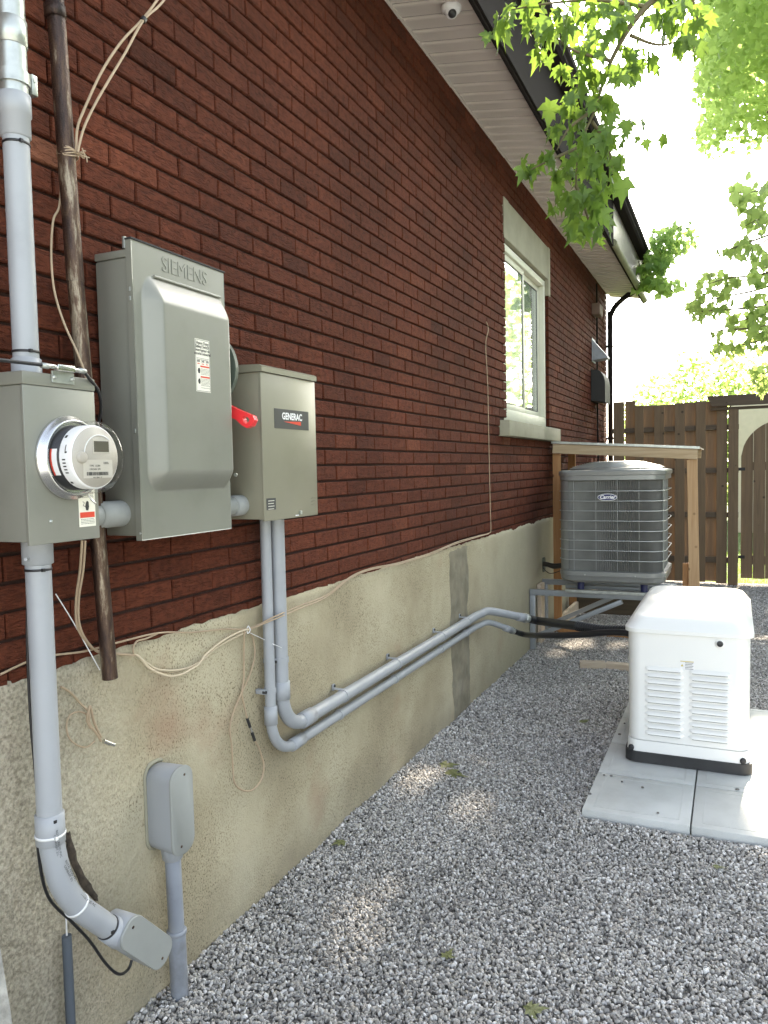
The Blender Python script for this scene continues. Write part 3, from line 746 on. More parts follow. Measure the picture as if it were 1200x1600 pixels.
MB().box((fxx-.0002, mc.y-.009, mc.z+.008), (fxx+.0006, mc.y+.044, mc.z+.041), .0002).build('display_frame', 'dial_light', mbx)
arc = []
for k in range(19):
    a = R(100+80-10*k); arc.append((mc.x+.1085, mc.y+.012+.047*math.cos(a), mc.z+.006+.045*math.sin(a)))
MB().tube(arc[:14], .0013, 6).build('arc_line', 'white', mbx)
MB().box((fxx, mc.y-.040, mc.z-.048), (fxx+.0004, mc.y+.050, mc.z-.006)).build('name_plate', 'dial_light', mbx)
for i, (t_, yy, zz, s_) in enumerate((('kWh', .03, -.014, .008), ('TYPE  CL200', -.005, -.020, .006), ('120/240V 3W', -.005, -.028, .006), ('4412 8061 57', .002, -.047, .005))):
    text(t_, s_, (fxx+.0012, mc.y+yy, mc.z+zz), (0, 1, 0), (0, 0, 1), 'ink', mbx, 'print', .0001)
b = MB()
rb = random.Random(2); yy = mc.y-.030
while yy < mc.y+.034:
    ww = rb.choice((.0008, .0015, .0022)); b.box((fxx+.0006, yy, mc.z-.042), (fxx+.0011, yy+ww, mc.z-.034)); yy += ww+rb.choice((.0008, .0016))
b.build('bar_code', 'ink', mbx)
b = MB().lathe((mc.x+.104, mc.y-.045, mc.z-.0005), (1, 0, 0), [(0, .014), (.012, .013), (.014, .010), (.014, 0)], 20, False); b.build('optical_port', 'dial', mbx)
b = MB()   # dark slots in the white drum
def drum(a0, a1, x0, x1, rr=.0742):
    vs = []; n_ = 5
    for i in range(n_+1):
        a = R(a0+(a1-a0)*i/n_)
        for x in (x0, x1): vs.append((mc.x+x, mc.y+rr*math.cos(a), mc.z+rr*math.sin(a)))
    return vs, [(2*i, 2*i+1, 2*i+3, 2*i+2) for i in range(n_)]
for a0, a1, x0, x1 in ((138, 144, .068, .077), (228, 233, .068, .077), (158, 173, .084, .087), (170, 173, .084, .092)): b.add(*drum(a0, a1, x0, x1))
for k in range(5): b.add(*drum(183+k*6, 185.4+k*6, .074, .086))
b.build('drum_slot', 'blackmat', mbx)
v, f = drum(165, 212, .030, .056, .0757); MB().add(v, f).build('drum_label', 'white', mbx)
v, f = drum(165, 212, .030, .037, .0760); MB().add(v, f).build('drum_label', 'redink', mbx)
# meter seal and yellow ground bracket
b = MB().tube(spline([(mc.x+.02, mc.y+.035, mc.z-.088), (mc.x+.035, mc.y+.04, mc.z-.105), (mc.x+.03, mc.y+.05, mc.z-.11), (mc.x+.015, mc.y+.05, mc.z-.10)], 5), .0022, 6); b.build('seal_wire', 'steel', mbx)
for ch in list(mbx.children):
    nm = ch.name.split('.')[0]
    if nm in ('meter_base', 'meter_drum', 'meter_face', 'glass_cover', 'display', 'display_frame', 'arc_line', 'name_plate', 'print', 'bar_code', 'optical_port', 'drum_slot', 'drum_label'):
        lx = mc.x-WL[mbx.name].x
        ch.scale.x = .80; ch.location.x = lx+(ch.location.x-lx)*.80
def sticker(name, lo, hi, x, parent, rows, heading=True):
    """upright white warning label on a face looking towards +X"""
    y0, z0 = lo; y1, z1 = hi
    lab = MB().box((x, y0, z0), (x+.0007, y1, z1)).build(name, 'paper', parent)
    w_ = y1-y0; h_ = z1-z0; e = x+.0009
    b = MB(); r2 = random.Random(int(abs(y0)*1e4))
    for (t, hh, kind) in rows:
        zc = z1-t*h_
        if kind == 'r': MB().box((e-.0001, y0+w_*.06, zc-hh*h_), (e+.0002, y1-w_*.06, zc)).build('red_band', 'redink', lab)
        elif kind == 'l':
            n_ = int(hh); 
            for i in range(n_):
                z_ = zc-i*.0036; yy = y0+w_*.10
                while yy < y1-w_*.14:
                    ww = r2.uniform(.002, .006); b.box((e-.0001, yy, z_-.0011), (e+.0001, min(yy+ww, y1-w_*.08), z_)); yy += ww+.0012
        elif kind == 'k':
            b.prism((e, y0+w_*.5, zc), (0, 1, 0), (0, 0, 1), [(-.004, -.012), (.003, -.013), (.006, -.004), (.005, .008), (0, .011), (-.004, .006), (-.006, -.003)], .0002)
            b.tube(spline([(e, y0+w_*.24, zc+.009), (e, y0+w_*.34, zc+.006), (e, y0+w_*.26, zc), (e, y0+w_*.42, zc-.003)], 4), .0007, 4)
    if b.v: b.build('small_print', 'ink', lab)
    return lab
l1 = sticker('warning_label', (1.374, 1.525), (1.426, 1.628), mx1+.0022, mbx, [(.03, .11, 'r'), (.20, 4, 'l'), (.50, 0, 'k'), (.66, .13, 'r'), (.82, 4, 'l')])
MB().box((mx1+.0032, 1.386, 1.608), (mx1+.004, 1.408, 1.626), .0004).build('tape', 'galv', l1)

# coax grounding block on top of the meter box, with its black cable
gb = thing('grounding_block', 'small metal coaxial grounding block screwed to the top edge of the meter box', 'cable fitting', (.235, 1.38, 1.885))
g0, g1 = W(82, 586, .236), W(112, 577, .236)
MB().box((.231, g0.y, 1.862), (.235, g1.y+.008, 1.889), .001).build('bracket', 'galv', gb)
b = MB().tube([(.243, g0.y-.02, 1.897), (.243, g1.y+.02, 1.895)], .0055, 10); b.build('barrel', 'steel', gb)
MB().box((.235, g0.y+.004, 1.888), (.251, g1.y-.002, 1.903), .002).build('clamp', 'steel', gb, smooth=40)
for yy in (g0.y+.004, g1.y): MB().lathe((.235, yy, 1.874), (1, 0, 0), [(0, .0055), (.004, .005), (.005, .002)], 8).build('bolt', 'galv', gb)
for ya in (g0.y-.036, g1.y+.014): MB().lathe((.243, ya, 1.896), (0, 1, 0), [(0, .0045), (0, .0065), (.018, .0065), (.022, .005)], 8).build('connector', 'galv', gb)
b = MB().tube(spline([(.21, .9, 1.905), (.228, 1.1, 1.897), (.243, g0.y-.03, 1.897)], 6), .0042, 8)
b.tube(spline([(.243, g1.y+.03, 1.895), W(140, 592, .235), W(154, 612, .22), W(158, 640, .19), W(152, 668, .15), W(147, 700, .10)], 6), .0042, 8)
tag(b.build('coaxial_cable', 'black'), 'black coaxial cable looping over the top of the meter box beside the rusty pipe', 'cable')

# ============================================================ SERVICE CONDUIT
def conduit(b, pts, r, n=20): return b.tube(pts, r, n)
X2 = .11
sc_ = thing('service_conduit', 'thick grey conduit coming down from the top left into the meter box', 'conduit', (X2, 1.35, 1.9))
zt = W(22, 165, X2).z
MB().tube([(X2, 1.345, 1.885), (X2, 1.345, zt)], .0295, 24).build('pipe', 'pvc', sc_)
MB().lathe((X2, 1.345, 1.883), (0, 0, 1), [(0, .034), (.045, .034), (.048, .0297)], 24).build('coupling', 'pvc', sc_)
MB().lathe((X2, 1.345, zt-.075), (0, 0, 1), [(0, .0297), (.003, .034), (.05, .034), (.052, .037), (.098, .037), (.10, .033)], 24).build('coupling', 'pvc', sc_)
MB().tube([(X2, 1.345, zt+.02), (X2, 1.345, 3.9)], .032, 24).build('steel_mast', 'galv', sc_)
MB().lathe((X2, 1.345, W(20, 55, X2).z), (0, 0, 1), [(-.03, .0322), (-.028, .035), (.03, .035), (.032, .0322)], 24).build('collar', 'galv', sc_)
zc = W(38, 135, X2).z
b = MB().lathe((X2, 1.345, zc-.012), (0, 0, 1), [(0, .0345), (.0, .037), (.028, .037), (.028, .0345)], 24); b.box((X2+.0, 1.381, zc-.02), (X2+.02, 1.398, zc+.028), .002); b.tube([(X2+.022, 1.389, zc+.014), (X2-.004, 1.389, zc+.014)], .005, 8); b.build('hose_clamp', 'galv', sc_, smooth=40)
def tie(parent, p, ax, r, m='black', knob=(1, -.4, 0)):
    b = MB().lathe(p, ax, [(-.0028, r), (-.0028, r+.0018), (.0028, r+.0018), (.0028, r)], 24)
    kn = Vector(p)+Vector(knob).normalized()*(r+.003); b.box(kn-Vector((.004,)*3), kn+Vector((.004,)*3), .001)
    return b.build('cable_tie', m, parent)
tie(sc_, (X2, 1.345, W(30, 228, X2).z), (0, 0, 1), .0295); tie(sc_, (X2, 1.345, W(45, 551, X2).z), (0, 0, 1), .0295)

lc = thing('lower_conduit', 'thick grey conduit leaving the meter box and bending right into a tilted access fitting', 'conduit', (X2, 1.35, .5))
p0 = Vector((X2, 1.352, 1.496)); zb = W(80, 1290, X2).z
MB().tube([p0, (X2, 1.352, zb)], .0300, 24).build('pipe', 'pvc', lc)
MB().lathe((X2, 1.352, 1.434), (0, 0, 1), [(0, .0302), (.003, .036), (.060, .036)], 24).build('coupling', 'pvc', lc)
MB().tube([W(40, 874, .145), W(44, 874, .135)], .004, 6).build('stub', 'pvc', lc)
tie(lc, (X2, 1.352, W(62, 889, X2).z), (0, 0, 1), .0300); tie(lc, (X2, 1.352, W(80, 1276, X2).z), (0, 0, 1), .0300)
el = [(X2, 1.352, zb)] + [tuple(q) for q in spline([(X2, 1.352, zb-.02), W(84, 1335, X2+.002), W(96, 1378, X2+.006), W(120, 1414, X2+.012), W(150, 1436, X2+.018), W(172, 1451, X2+.022)], 7)]
MB().tube(el, .0305, 24).build('elbow', 'pvc', lc)
MB().lathe((X2, 1.352, zb+.005), (0, 0, -1), [(-.03, .0307), (-.028, .035), (.045, .035), (.048, .0307)], 24).build('coupling', 'pvc', lc)
pe = Vector(el[-1]); pdv = (pe-Vector(el[-3])).normalized()
MB().lathe(pe-pdv*.008, pdv, [(0, .0305), (.001, .035), (.055, .036), (.062, .031)], 24).build('coupling', 'pvc', lc)
tie(lc, pe-pdv*.012, pdv, .0305); tie(lc, el[22], (Vector(el[23])-Vector(el[21])).normalized(), .0308, 'white', (-.3, -.8, .3))
tie(lc, (X2, 1.352, W(80, 1302, X2).z), (0, 0, 1), .0350, 'white')
# printed marking on the elbow
b0 = Vector(el[10])
for i_, (q0, q1) in enumerate((((88, 1308), (92, 1332)), ((100, 1345), (118, 1380)), ((122, 1400), (150, 1420)))):
    a_ = W(*q0, X2+.037); c_ = W(*q1, X2+.041); d_ = (c_-a_).normalized()
    text('ROYAL RIGID PVC\nCONDUIT 2½', .0085, (a_+c_)/2, d_, Vector((1, 0, 0)).cross(d_), 'ink', lc, 'print', .0001)
def lb_fitting(parent, cpos, axis, length, width, depth, face, r=.0, mbody='pvc'):
    """rounded access fitting: axis = long direction, face = outward normal of its lid"""
    ax = Vector(axis).normalized(); fc = Vector(face); fc = (fc-ax*fc.dot(ax)).normalized(); sd_ = ax.cross(fc)
    cpos = Vector(cpos)
    shape = rounded(width, length, width*.42, 7)
    b = MB(); vs = []; rings = [(-depth*.5, .90), (-depth*.42, .96), (-depth*.1, .98), (depth*.5-.006, 1.0), (depth*.5-.002, .99)]
    for h, s_ in rings: vs += [cpos+fc*h+sd_*x*s_+ax*(y*(s_ if abs(y) > length*.3 else s_)) for x, y in shape]
    n_ = len(shape); fs = [(i*n_+k_, i*n_+(k_+1) % n_, (i+1)*n_+(k_+1) % n_, (i+1)*n_+k_) for i in range(len(rings)-1) for k_ in range(n_)]
    fs += [tuple(range(n_))[::-1], tuple(range((len(rings)-1)*n_, len(rings)*n_))]
    b.add(vs, fs, True); body = b.build('access_fitting', mbody, parent, smooth=50)
    lid = MB(); vs = []
    for h, s_ in ((0, 1.02), (.005, 1.02), (.007, .985)): vs += [cpos+fc*(depth*.5-.001+h)+sd_*x*s_+ax*y*(1+(s_-1)*.5) for x, y in shape]
    fs = [(i*n_+k_, i*n_+(k_+1) % n_, (i+1)*n_+(k_+1) % n_, (i+1)*n_+k_) for i in range(2) for k_ in range(n_)]+[tuple(range(n_))[::-1], tuple(range(2*n_, 3*n_))]
    lid.add(vs, fs); lid.build('lid', 'pvc_cover', body, smooth=40)
    for s_ in (-1, 1):
        MB().lathe(cpos+fc*(depth*.5+.0055)+ax*s_*length*.40+sd_*width*.12*s_, fc, [(0, .0045), (.0015, .004), (.002, .001)], 10).build('screw', 'rust', body)
    return body
pl = W(211, 1466, .13); ax_ = (W(258, 1500, .13)-W(158, 1432, .13)).normalized()
lb_fitting(lc, pl+Vector((.0, 0, 0)), ax_, .235, .088, .085, (1, -.12, .06))
MB().tube([(pe-Vector((.0, 0, 0))), pe+pdv*.10], .032, 20).build('neck', 'pvc', lc)

# second access fitting and pipe going into the gravel
lb2 = thing('access_pipe', 'upright grey access fitting on a pipe that goes down into the gravel', 'conduit', (.06, 1.85, 0))
cb = Vector((.055, 1.850, (W(270, 1192, .06).z+W(270, 1325, .06).z)/2)); hL = W(270, 1192, .06).z-W(270, 1328, .06).z
lb_fitting(lb2, cb, (0, 0, 1), hL, .098, .105, (1, -.05, 0), mbody='pvc')
zq = cb.z-hL/2
MB().lathe((.062, 1.852, zq+.01), (0, 0, -1), [(0, .036), (.035, .031), (.038, .028)], 20).build('neck', 'pvc', lb2)
MB().tube([(.062, 1.852, zq), (.064, 1.856, .19)], .0245, 20).build('pipe', 'pvc_old', lb2)
MB().tube([(.064, 1.856, .215), (.066, 1.858, -.05)], .0275, 20).build('sleeve', 'pvc_old', lb2)
MB().lathe((.064, 1.856, .205), (0, 0, 1), [(0, .028), (.002, .031), (.012, .031), (.014, .028)], 20).build('collar', 'pvc_old', lb2)
b = MB(); pts = [(.006, cb.y+.001+x*.97, cb.z+.002+z*1.0) for x, z in rounded(.098, hL, .041, 7)][4:26]
b.tube([(p[0], p[1]+.003*nz(i*.7), p[2]+.003*nz(i*.7, 5)) for i, p in enumerate(pts)], [.0055+.004*abs(nz(i*.9, 3)) for i in range(len(pts))], 7)
b.build('sealant', 'stone', lb2, smooth=60)

# grey tube at the bottom left
gt = thing('foam_tube', 'thin dark grey tube standing up against the foundation below the elbow', 'tube', (.05, 1.44, 0))
ga = W(104, 1462, .05); MB().tube([ga, (ga.x, ga.y+.002, -.05)], .0125, 14).build('pipe', 'greytube', gt)
MB().tube(spline([ga-Vector((0, 0, .03)), ga+Vector((0, .001, .03)), ga+Vector((.002, -.001, .062))], 4), .0022, 6).build('wire', 'white', gt)

# black drop wire behind the service conduit and under the fitting
b = MB().tube(spline([W(44, 895, .07), W(43, 1000, .06), W(48, 1120, .05), W(58, 1240, .05), W(60, 1330, .05), W(75, 1400, .05), W(112, 1440, .06), W(140, 1470, .06), W(165, 1505, .065), W(185, 1522, .07), W(200, 1515, .07), W(206, 1500, .07)], 7), .0042, 8)
tag(b.build('drop_wire', 'black'), 'thin black wire running down beside the lower conduit and looping under its fitting', 'cable')

# ============================================================ RUSTED PIPE
rp_ = thing('rusty_pipe', 'old rusted steel pipe hanging down between the meter box and the tall switch box', 'pipe', (.07, 1.62, 1.08))
XR = .065
ra, rb_ = W(85, -60, XR), W(172, 1060, XR); ra = rb_+(ra-rb_)*((3.98-rb_.z)/(ra.z-rb_.z)); rj = W(118, 440, XR)
MB().tube(spline([ra, rj], 3), .0225, 20).build('pipe', 'rust', rp_)
MB().tube(spline([rj, rb_], 3), .0215, 20).build('pipe', 'rust', rp_)
MB().lathe(W(85, 8, XR), (rb_-ra).normalized(), [(0, .0226), (.002, .027), (.03, .027), (.032, .0226)], 20).build('collar', 'rust', rp_)
tp = W(106, 240, XR)
b = MB()
for i in range(5):
    a0 = tp+Vector((0, 0, .004*i-.01)); pts = []
    for k_ in range(13):
        a = R(30*k_+i*20); pts.append(a0+Vector((.026*math.cos(a), .026*math.sin(a), .004*math.sin(a*2+i))))
    b.tube(pts, .0022, 5)
rk = random.Random(3)
for i in range(5): b.tube(spline([tp+Vector((.024, .01, .0)), tp+Vector((.034, .02+rk.uniform(-.01, .01), rk.uniform(-.012, .012))), tp+Vector((.036, .026+rk.uniform(-.012, .012), rk.uniform(-.025, .02)))], 3), .0018, 5)
b.build('string_wrap', 'cable', rp_)

# ============================================================ BEIGE CABLES
def cable(label, pts, r=.0035, m='cable', name='beige_cable', extra=None, k=7):
    r *= .85; t = MB().tube(spline(pts, k), r, 7)
    for e in (extra or []): t.tube(spline(e, k), r*.95, 7)
    return tag(t.build(name, m), label, 'cable')
c1 = cable('pair of beige cables sweeping from the tied rusty pipe up to the top edge',
      [W(119, 238, .09), W(121, 200, .095), W(134, 165, .10), W(160, 110, .11), W(190, 65, .12), W(222, 31, .13), W(247, -2, .14), W(285, -60, .15), (.15, 2.25, 3.45), (.12, 2.45, 4.03)], .0042,
      extra=[[W(121, 238, .10), W(131, 200, .105), W(150, 160, .11), W(172, 122, .115), W(196, 82, .12), W(224, 32, .135), W(254, 3, .145), W(300, -60, .16), (.16, 2.29, 3.45), (.13, 2.49, 4.03)]])
tag(MB().lathe(W(224, 31, .132), (W(247, 0, .14)-W(200, 60, .125)).normalized(), [(-.006, .009), (.006, .009)], 10).build('cable_tie', 'black'), 'small black tie round the two beige cables near the top edge', 'cable tie')
cable('thin beige cable bowing left of the rusty pipe above the meter box',
      [W(97, 255, .05), W(93, 320, .045), W(83, 345, .05), W(80, 400, .05), W(85, 455, .06), W(100, 505, .08), W(118, 545, .10), W(130, 575, .11), W(137, 600, .11)], .0036)
cable('doubled beige cable hanging from the meter box and passing behind the rusty pipe foot',
      [W(128, 845, .10), W(125, 890, .08), W(119, 935, .05), W(120, 975, .035), W(132, 1000, .03), W(150, 1016, .025), W(172, 1020, .02), W(205, 1023, .02)], .0042,
      extra=[[W(133, 845, .10), W(130, 890, .08), W(123, 935, .055), W(124, 975, .04), W(136, 1002, .035), W(156, 1020, .03), W(182, 1022, .025), W(212, 1024, .025)]])
cable('thin white string crossing diagonally behind the rusty pipe below the meter box', [W(87, 928, .03), W(112, 968, .03), W(130, 1000, .03), W(156, 1047, .035)], .0018, 'white', 'white_string')
cable('thick cream cable drooping along the top of the foundation to the white tie',
      [W(205, 1023, .02), W(217, 1026, .025), W(235, 1045, .035), W(262, 1056, .04), W(285, 1053, .04), W(310, 1038, .04), W(322, 1022, .035), W(350, 1000, .03), W(375, 987, .03), W(389, 983, .03)], .0048, 'cable_white', 'cream_cable',
      extra=[[W(217, 1026, .02), W(232, 1038, .02), W(250, 1047, .02), W(285, 1046, .02), W(312, 1034, .02), W(345, 1008, .02), W(389, 985, .025)]])
cable('long beige cable along the foundation top, turning up the bricks near the window',
      [W(0, 1054, .02), W(60, 1028, .02), W(130, 1018, .02), W(180, 1005, .02), W(248, 989, .02), W(300, 988, .02), W(350, 983, .022), W(389, 982, .03), W(430, 963, .09), W(470, 946, .06), W(510, 930, .03), W(548, 901, .016), W(580, 888, .015), W(620, 880, .015), W(670, 865, .014), W(714, 847, .014), W(745, 838, .014), W(764, 833, .012), W(767, 826, .012), W(766, 790, .012), W(764, 700, .011), W(762, 600, .011), W(759, 540, .011), W(763, 515, .011), W(760, 503, .008)], .0036,
      extra=[[W(389, 984, .03), W(430, 967, .09), W(470, 950, .06), W(510, 933, .03), W(548, 903, .022), W(580, 890, .02), W(620, 882, .02), W(670, 867, .02), W(714, 849, .02), W(764, 834, .015)]])
cable('small beige cable arch fixed on the foundation right of the rusty pipe', [W(209, 1023, .025), W(208, 1012, .025), W(214, 1002, .022), W(228, 998, .02), W(246, 990, .02)], .0034)
lp = thing('hanging_cable_loop', 'long loop of beige cable with a black joint, hanging from the white tie', 'cable', tuple(W(385, 1100, .03)))
b = MB().tube(spline([W(382, 986, .03), W(381, 1020, .02), W(381, 1060, .02), W(378, 1080, .02), W(381, 1100, .022), W(386, 1122, .025)], 7), .0034, 7)
b.tube(spline([W(398, 1157, .03), W(405, 1170, .03), W(412, 1195, .035), W(408, 1218, .035), W(395, 1234, .03), W(380, 1235, .03), W(367, 1224, .03), W(364, 1200, .025), W(362, 1165, .025), W(359, 1140, .02), W(364, 1115, .02), W(375, 1088, .02), W(390, 1055, .02), W(398, 1025, .02), W(396, 1000, .02), W(390, 986, .03)], 7), .0034, 7); b.build('cable', 'cable', lp)
j0, j1 = W(386, 1122, .025), W(398, 1157, .03)
d_ = (j1-j0); MB().tube([j0, j0+d_*.4], .0055, 8).tube([j0+d_*.42, j0+d_*.6], .0035, 8).tube([j0+d_*.62, j1], .0058, 8).build('joint', 'blackmat', lp)
MB().tube([j0+d_*.3, j0+d_*.72], .0045, 8).build('ferrule', 'steel', lp)
b = MB().tube(spline([W(388, 978, .03), W(391, 984, .035), W(387, 990, .032), W(386, 982, .028), W(388, 978, .03)], 4), .0018, 5)
b.tube(spline([W(389, 988, .032), W(410, 998, .04), W(426, 1006, .07), W(440, 1012, .08)], 5), .0013, 5)
tag(b.build('white_tie', 'white'), 'white plastic tie with a long tail gathering the beige cables beside the conduits', 'cable tie')
lp = thing('coiled_cable', 'small coil of brown cable with a silver end plug, left of the access fitting', 'cable', tuple(W(140, 1120, .02)))
b = MB().tube(spline([W(95, 1073, .02), W(110, 1082, .02), W(125, 1098, .02), W(138, 1112, .03), W(140, 1130, .03), W(152, 1148, .03), W(158, 1158, .03)], 6), .0034, 7)
b.tube(spline([W(158, 1152, .03), W(152, 1140, .03), W(146, 1125, .03), W(141, 1104, .035), W(138, 1112, .035), W(136, 1125, .03), W(142, 1138, .03)], 6), .0036, 7)
b.tube(spline([W(138, 1118, .025), W(125, 1112, .02), W(110, 1117, .02), W(104, 1133, .02), W(108, 1153, .02), W(122, 1165, .02), W(136, 1167, .02), W(148, 1158, .025)], 6), .0024, 6); b.build('cable', 'cable', lp)
MB().tube([W(162, 1158, .03), W(172, 1162, .032)], .0062, 10).tube([W(172, 1162, .032), W(179, 1164, .033)], .0048, 10).build('plug', 'steel', lp)

# ============================================================ TALL SAFETY SWITCH BOX
sb_ = thing('safety_switch_box', 'large grey safety switch box with bulging embossed door and red handle on the brick wall', 'electrical box', (.02, 1.83, 1.46))
sx1 = .148; sy0, sy1 = 1.690, 2.035; sz0, sz1 = 1.462, 2.292
sy0c = W(222, 845, sx1).y; sy1c = W(362, 828, sx1).y+.0
szb = W(222, 845, sx1).z; szt = W(209, 375, sx1).z
bz1 = szt-.045
MB().box((.012, sy0c+.006, szb+.012), (sx1-.004, sy1c-.004, bz1), .004).build('body', 'greybox', sb_, smooth=40)
MB().box((.012, sy0c+.003, bz1+.0008), (sx1-.004, sy1c-.001, bz1+.022), .003).build('top_flange', 'greybox', sb_, smooth=40)
# door: pressed sheet with a raised panel open to the right
N1, N2 = 96, 200; vs = []; fs = []
def sst(t): t = max(0, min(1, t)); return t*t*(3-2*t)
cw = sy1c-sy0c; chh = szt-szb
for j in range(N2+1):
    for i in range(N1+1):
        u = i/N1; v = j/N2; y = sy0c+cw*u; z = szb+chh*v
        ry = min((y-(sy0c+.034))/.046, (sy1c-.006-y)/.030*1.0); 
        zt_ = szt-.085-.02*0; zb_ = szb+.135
        rt = (zt_-z)/.075; rb2 = (z-zb_)/.060
        # quarter-round pressing with rounded corners
        a1 = max(0, 1-ry); a2 = max(0, 1-rt, 1-rb2); q_ = max(0, 1-math.sqrt(a1*a1+a2*a2))
        h = .040*(math.sin(math.pi/2*min(1, q_))*.45+.55*min(1, q_))
        vs.append((sx1+h, y, z))
for j in range(N2):
    for i in range(N1): a = j*(N1+1)+i; fs.append((a, a+1, a+N1+2, a+N1+1))
b = MB().add(vs, fs, True)
bx = []
def rim(idx, dx=.016):
    o0 = len(b.v)
    for q in idx: v_ = b.v[q]; b.v.append(Vector((sx1-dx, v_.y, v_.z)))
    for q in range(len(idx)-1): b.f.append((idx[q], o0+q, o0+q+1, idx[q+1])); b.sm.append(False)
rim([j*(N1+1) for j in range(N2+1)], .020); rim([j*(N1+1)+N1 for j in range(N2+1)][::-1], .020)
rim([i for i in range(N1+1)][::-1]); rim([N2*(N1+1)+i for i in range(N1+1)])
door = b.build('door', 'greybox', sb_)
MB().tube([(sx1+.004, sy0c+cw*.20, szt-.083), (sx1+.004, sy0c+cw*.93, szt-.083)], .0045, 8).build('door_ridge', 'greybox', sb_)
MB().box((sx1-.022, sy0c-.002, szt+.0005), (sx1+.003, sy1c+.004, szt+.006), .001).build('drip_edge', 'blackmat', sb_)
MB().box((sx1-.028, sy0c-.003, szt-.022), (sx1-.0205, sy0c+.010, szt+.010), .001).build('drip_edge', 'galv', sb_)
text('SIEMENS', .062, (sx1+.0008, sy0c+cw*.54, szt-.040), (0, 1, 0), (0, 0, 1), 'greybox', sb_, 'embossed_lettering', .0012, sx=.92)
for zz in (szt-.14, szt-.165, szb+.30): MB().box((sx1-.012, sy0c-.003, zz), (sx1-.006, sy0c-.0005, zz+.012), .001).build('hinge', 'galv', sb_)
MB().lathe((sx1-.005, sy0c-.0005, szb+.02), (0, -1, 0), [(0, .004), (.002, .003)], 8).build('rivet', 'galv', sb_)
MB().lathe((sx1+.02, sy1c+.001, W(360, 742, sx1).z), (0, 1, 0), [(0, .006), (.006, .006), (.008, .003)], 8).build('latch', 'galv', sb_)
la, lb_ = W(304, 528, sx1+.040), W(329, 614, sx1+.040)
ly0, ly1, lz0, lz1 = la.y, lb_.y+.001, W(329, 614, sx1+.040).z, la.z
lab = MB().box((sx1+.0396, ly0, lz0), (sx1+.0403, ly1, lz1)).build('warning_label', 'paper', sb_)
xl = sx1+.0405
b = MB(); e_ = .0012
b.box((xl-.0001, ly0+.002, lz0+.002), (xl+.0001, ly0+.002+e_, lz1-.002)).box((xl-.0001, ly1-.002-e_, lz0+.002), (xl+.0001, ly1-.002, lz1-.002)).box((xl-.0001, ly0+.0033, lz0+.002), (xl+.0001, ly1-.0033, lz0+.002+e_)).box((xl-.0001, ly0+.0033, lz1-.002-e_), (xl+.0001, ly1-.0033, lz1-.002))
lw = ly1-ly0; lh = lz1-lz0; r2 = random.Random(9)
for z_ in [lz1-lh*t for t in (.36, .385, .56, .585, .61, .635, .66, .75, .775, .80, .825, .85, .875, .92)]:
    yy = ly0+lw*(.34 if z_ < lz1-lh*.5 else .1)
    while yy < ly1-lw*.12: ww = r2.uniform(.003, .008); b.box((xl-.0001, yy, z_-.0011), (xl+.0001, min(yy+ww, ly1-.005), z_)); yy += ww+.0012
for z_ in (lz1-lh*.60, lz1-lh*.80): b.prism((xl, ly0+lw*.22, z_), (0, 1, 0), (0, 0, 1), [(-.003, -.008), (.004, -.008), (.006, 0), (.004, .008), (-.003, .007), (-.006, 0)], .0002)
b.build('small_print', 'ink', lab)
for i, t_ in enumerate(('Heavy Duty', 'Safety Switch', 'Interrupteur de', 'sécurité industriel')):
    text(t_, .0135 if i < 2 else .0118, (xl+.0003, (ly0+ly1)/2, lz1-lh*(.075+.067*i)), (0, 1, 0), (0, 0, 1), 'ink', lab, 'heading', .0001, bold=.0002, sx=.92)
for i, t_ in enumerate(('600', '240', '200')): text(t_, .009, (xl+.0003, ly0+lw*(.2+.3*i), lz1-lh*.42), (0, 1, 0), (0, 0, 1), 'ink', lab, 'heading', .0001, bold=.0002)
for i in range(3): MB().box((xl, ly0+lw*(.12+.3*i), lz1-lh*.475), (xl+.0002, ly0+lw*(.28+.3*i), lz1-lh*.46)).build('red_band', 'redink', lab)
for t in (.50, .70): MB().box((xl, ly0+lw*.32, lz1-lh*(t+.03)), (xl+.0002, ly1-.004, lz1-lh*t)).build('red_band', 'redink', lab)
# handle hub and red lever on the right flank
hy = sy1c+.004; hc = P(346, 578, hy+.02)
MB().lathe((hc.x-.055, hy, hc.z), (0, 1, 0), [(0, .125), (.018, .124), (.022, .118)], 40).build('handle_hub', 'disc', sb_)
h0, h1 = P(358, 640, hy+.03), P(396, 657, hy+.03)
du = (h1-h0).normalized(); L_ = (h1-h0).length
upv = Vector((0, 1, 0)).cross(du).normalized()
if upv.z < 0: upv = -upv
o_ = h0
outl = [(-.03, -.018), (.5*L_, -.017), (.78*L_, -.026), (L_*.98, -.028), (L_*1.13, -.014), (L_*1.16, .006), (L_*1.06, .017), (.8*L_, .017), (.45*L_, .016), (.2*L_, .017), (-.03, .018)]
outl2 = [(L_*.72, -.004), (L_*.76, -.008), (L_*.80, -.014), (L_*.88, -.017), (L_*.94, -.013), (L_*.99, -.004), (L_*.98, .003), (L_*.90, .006), (L_*.82, .006), (L_*.76, .005), (L_*.72, .002)]
hb = MB().prism(o_, du, upv, outl, .022, hole=outl2)
hb.build('handle', 'red', sb_)
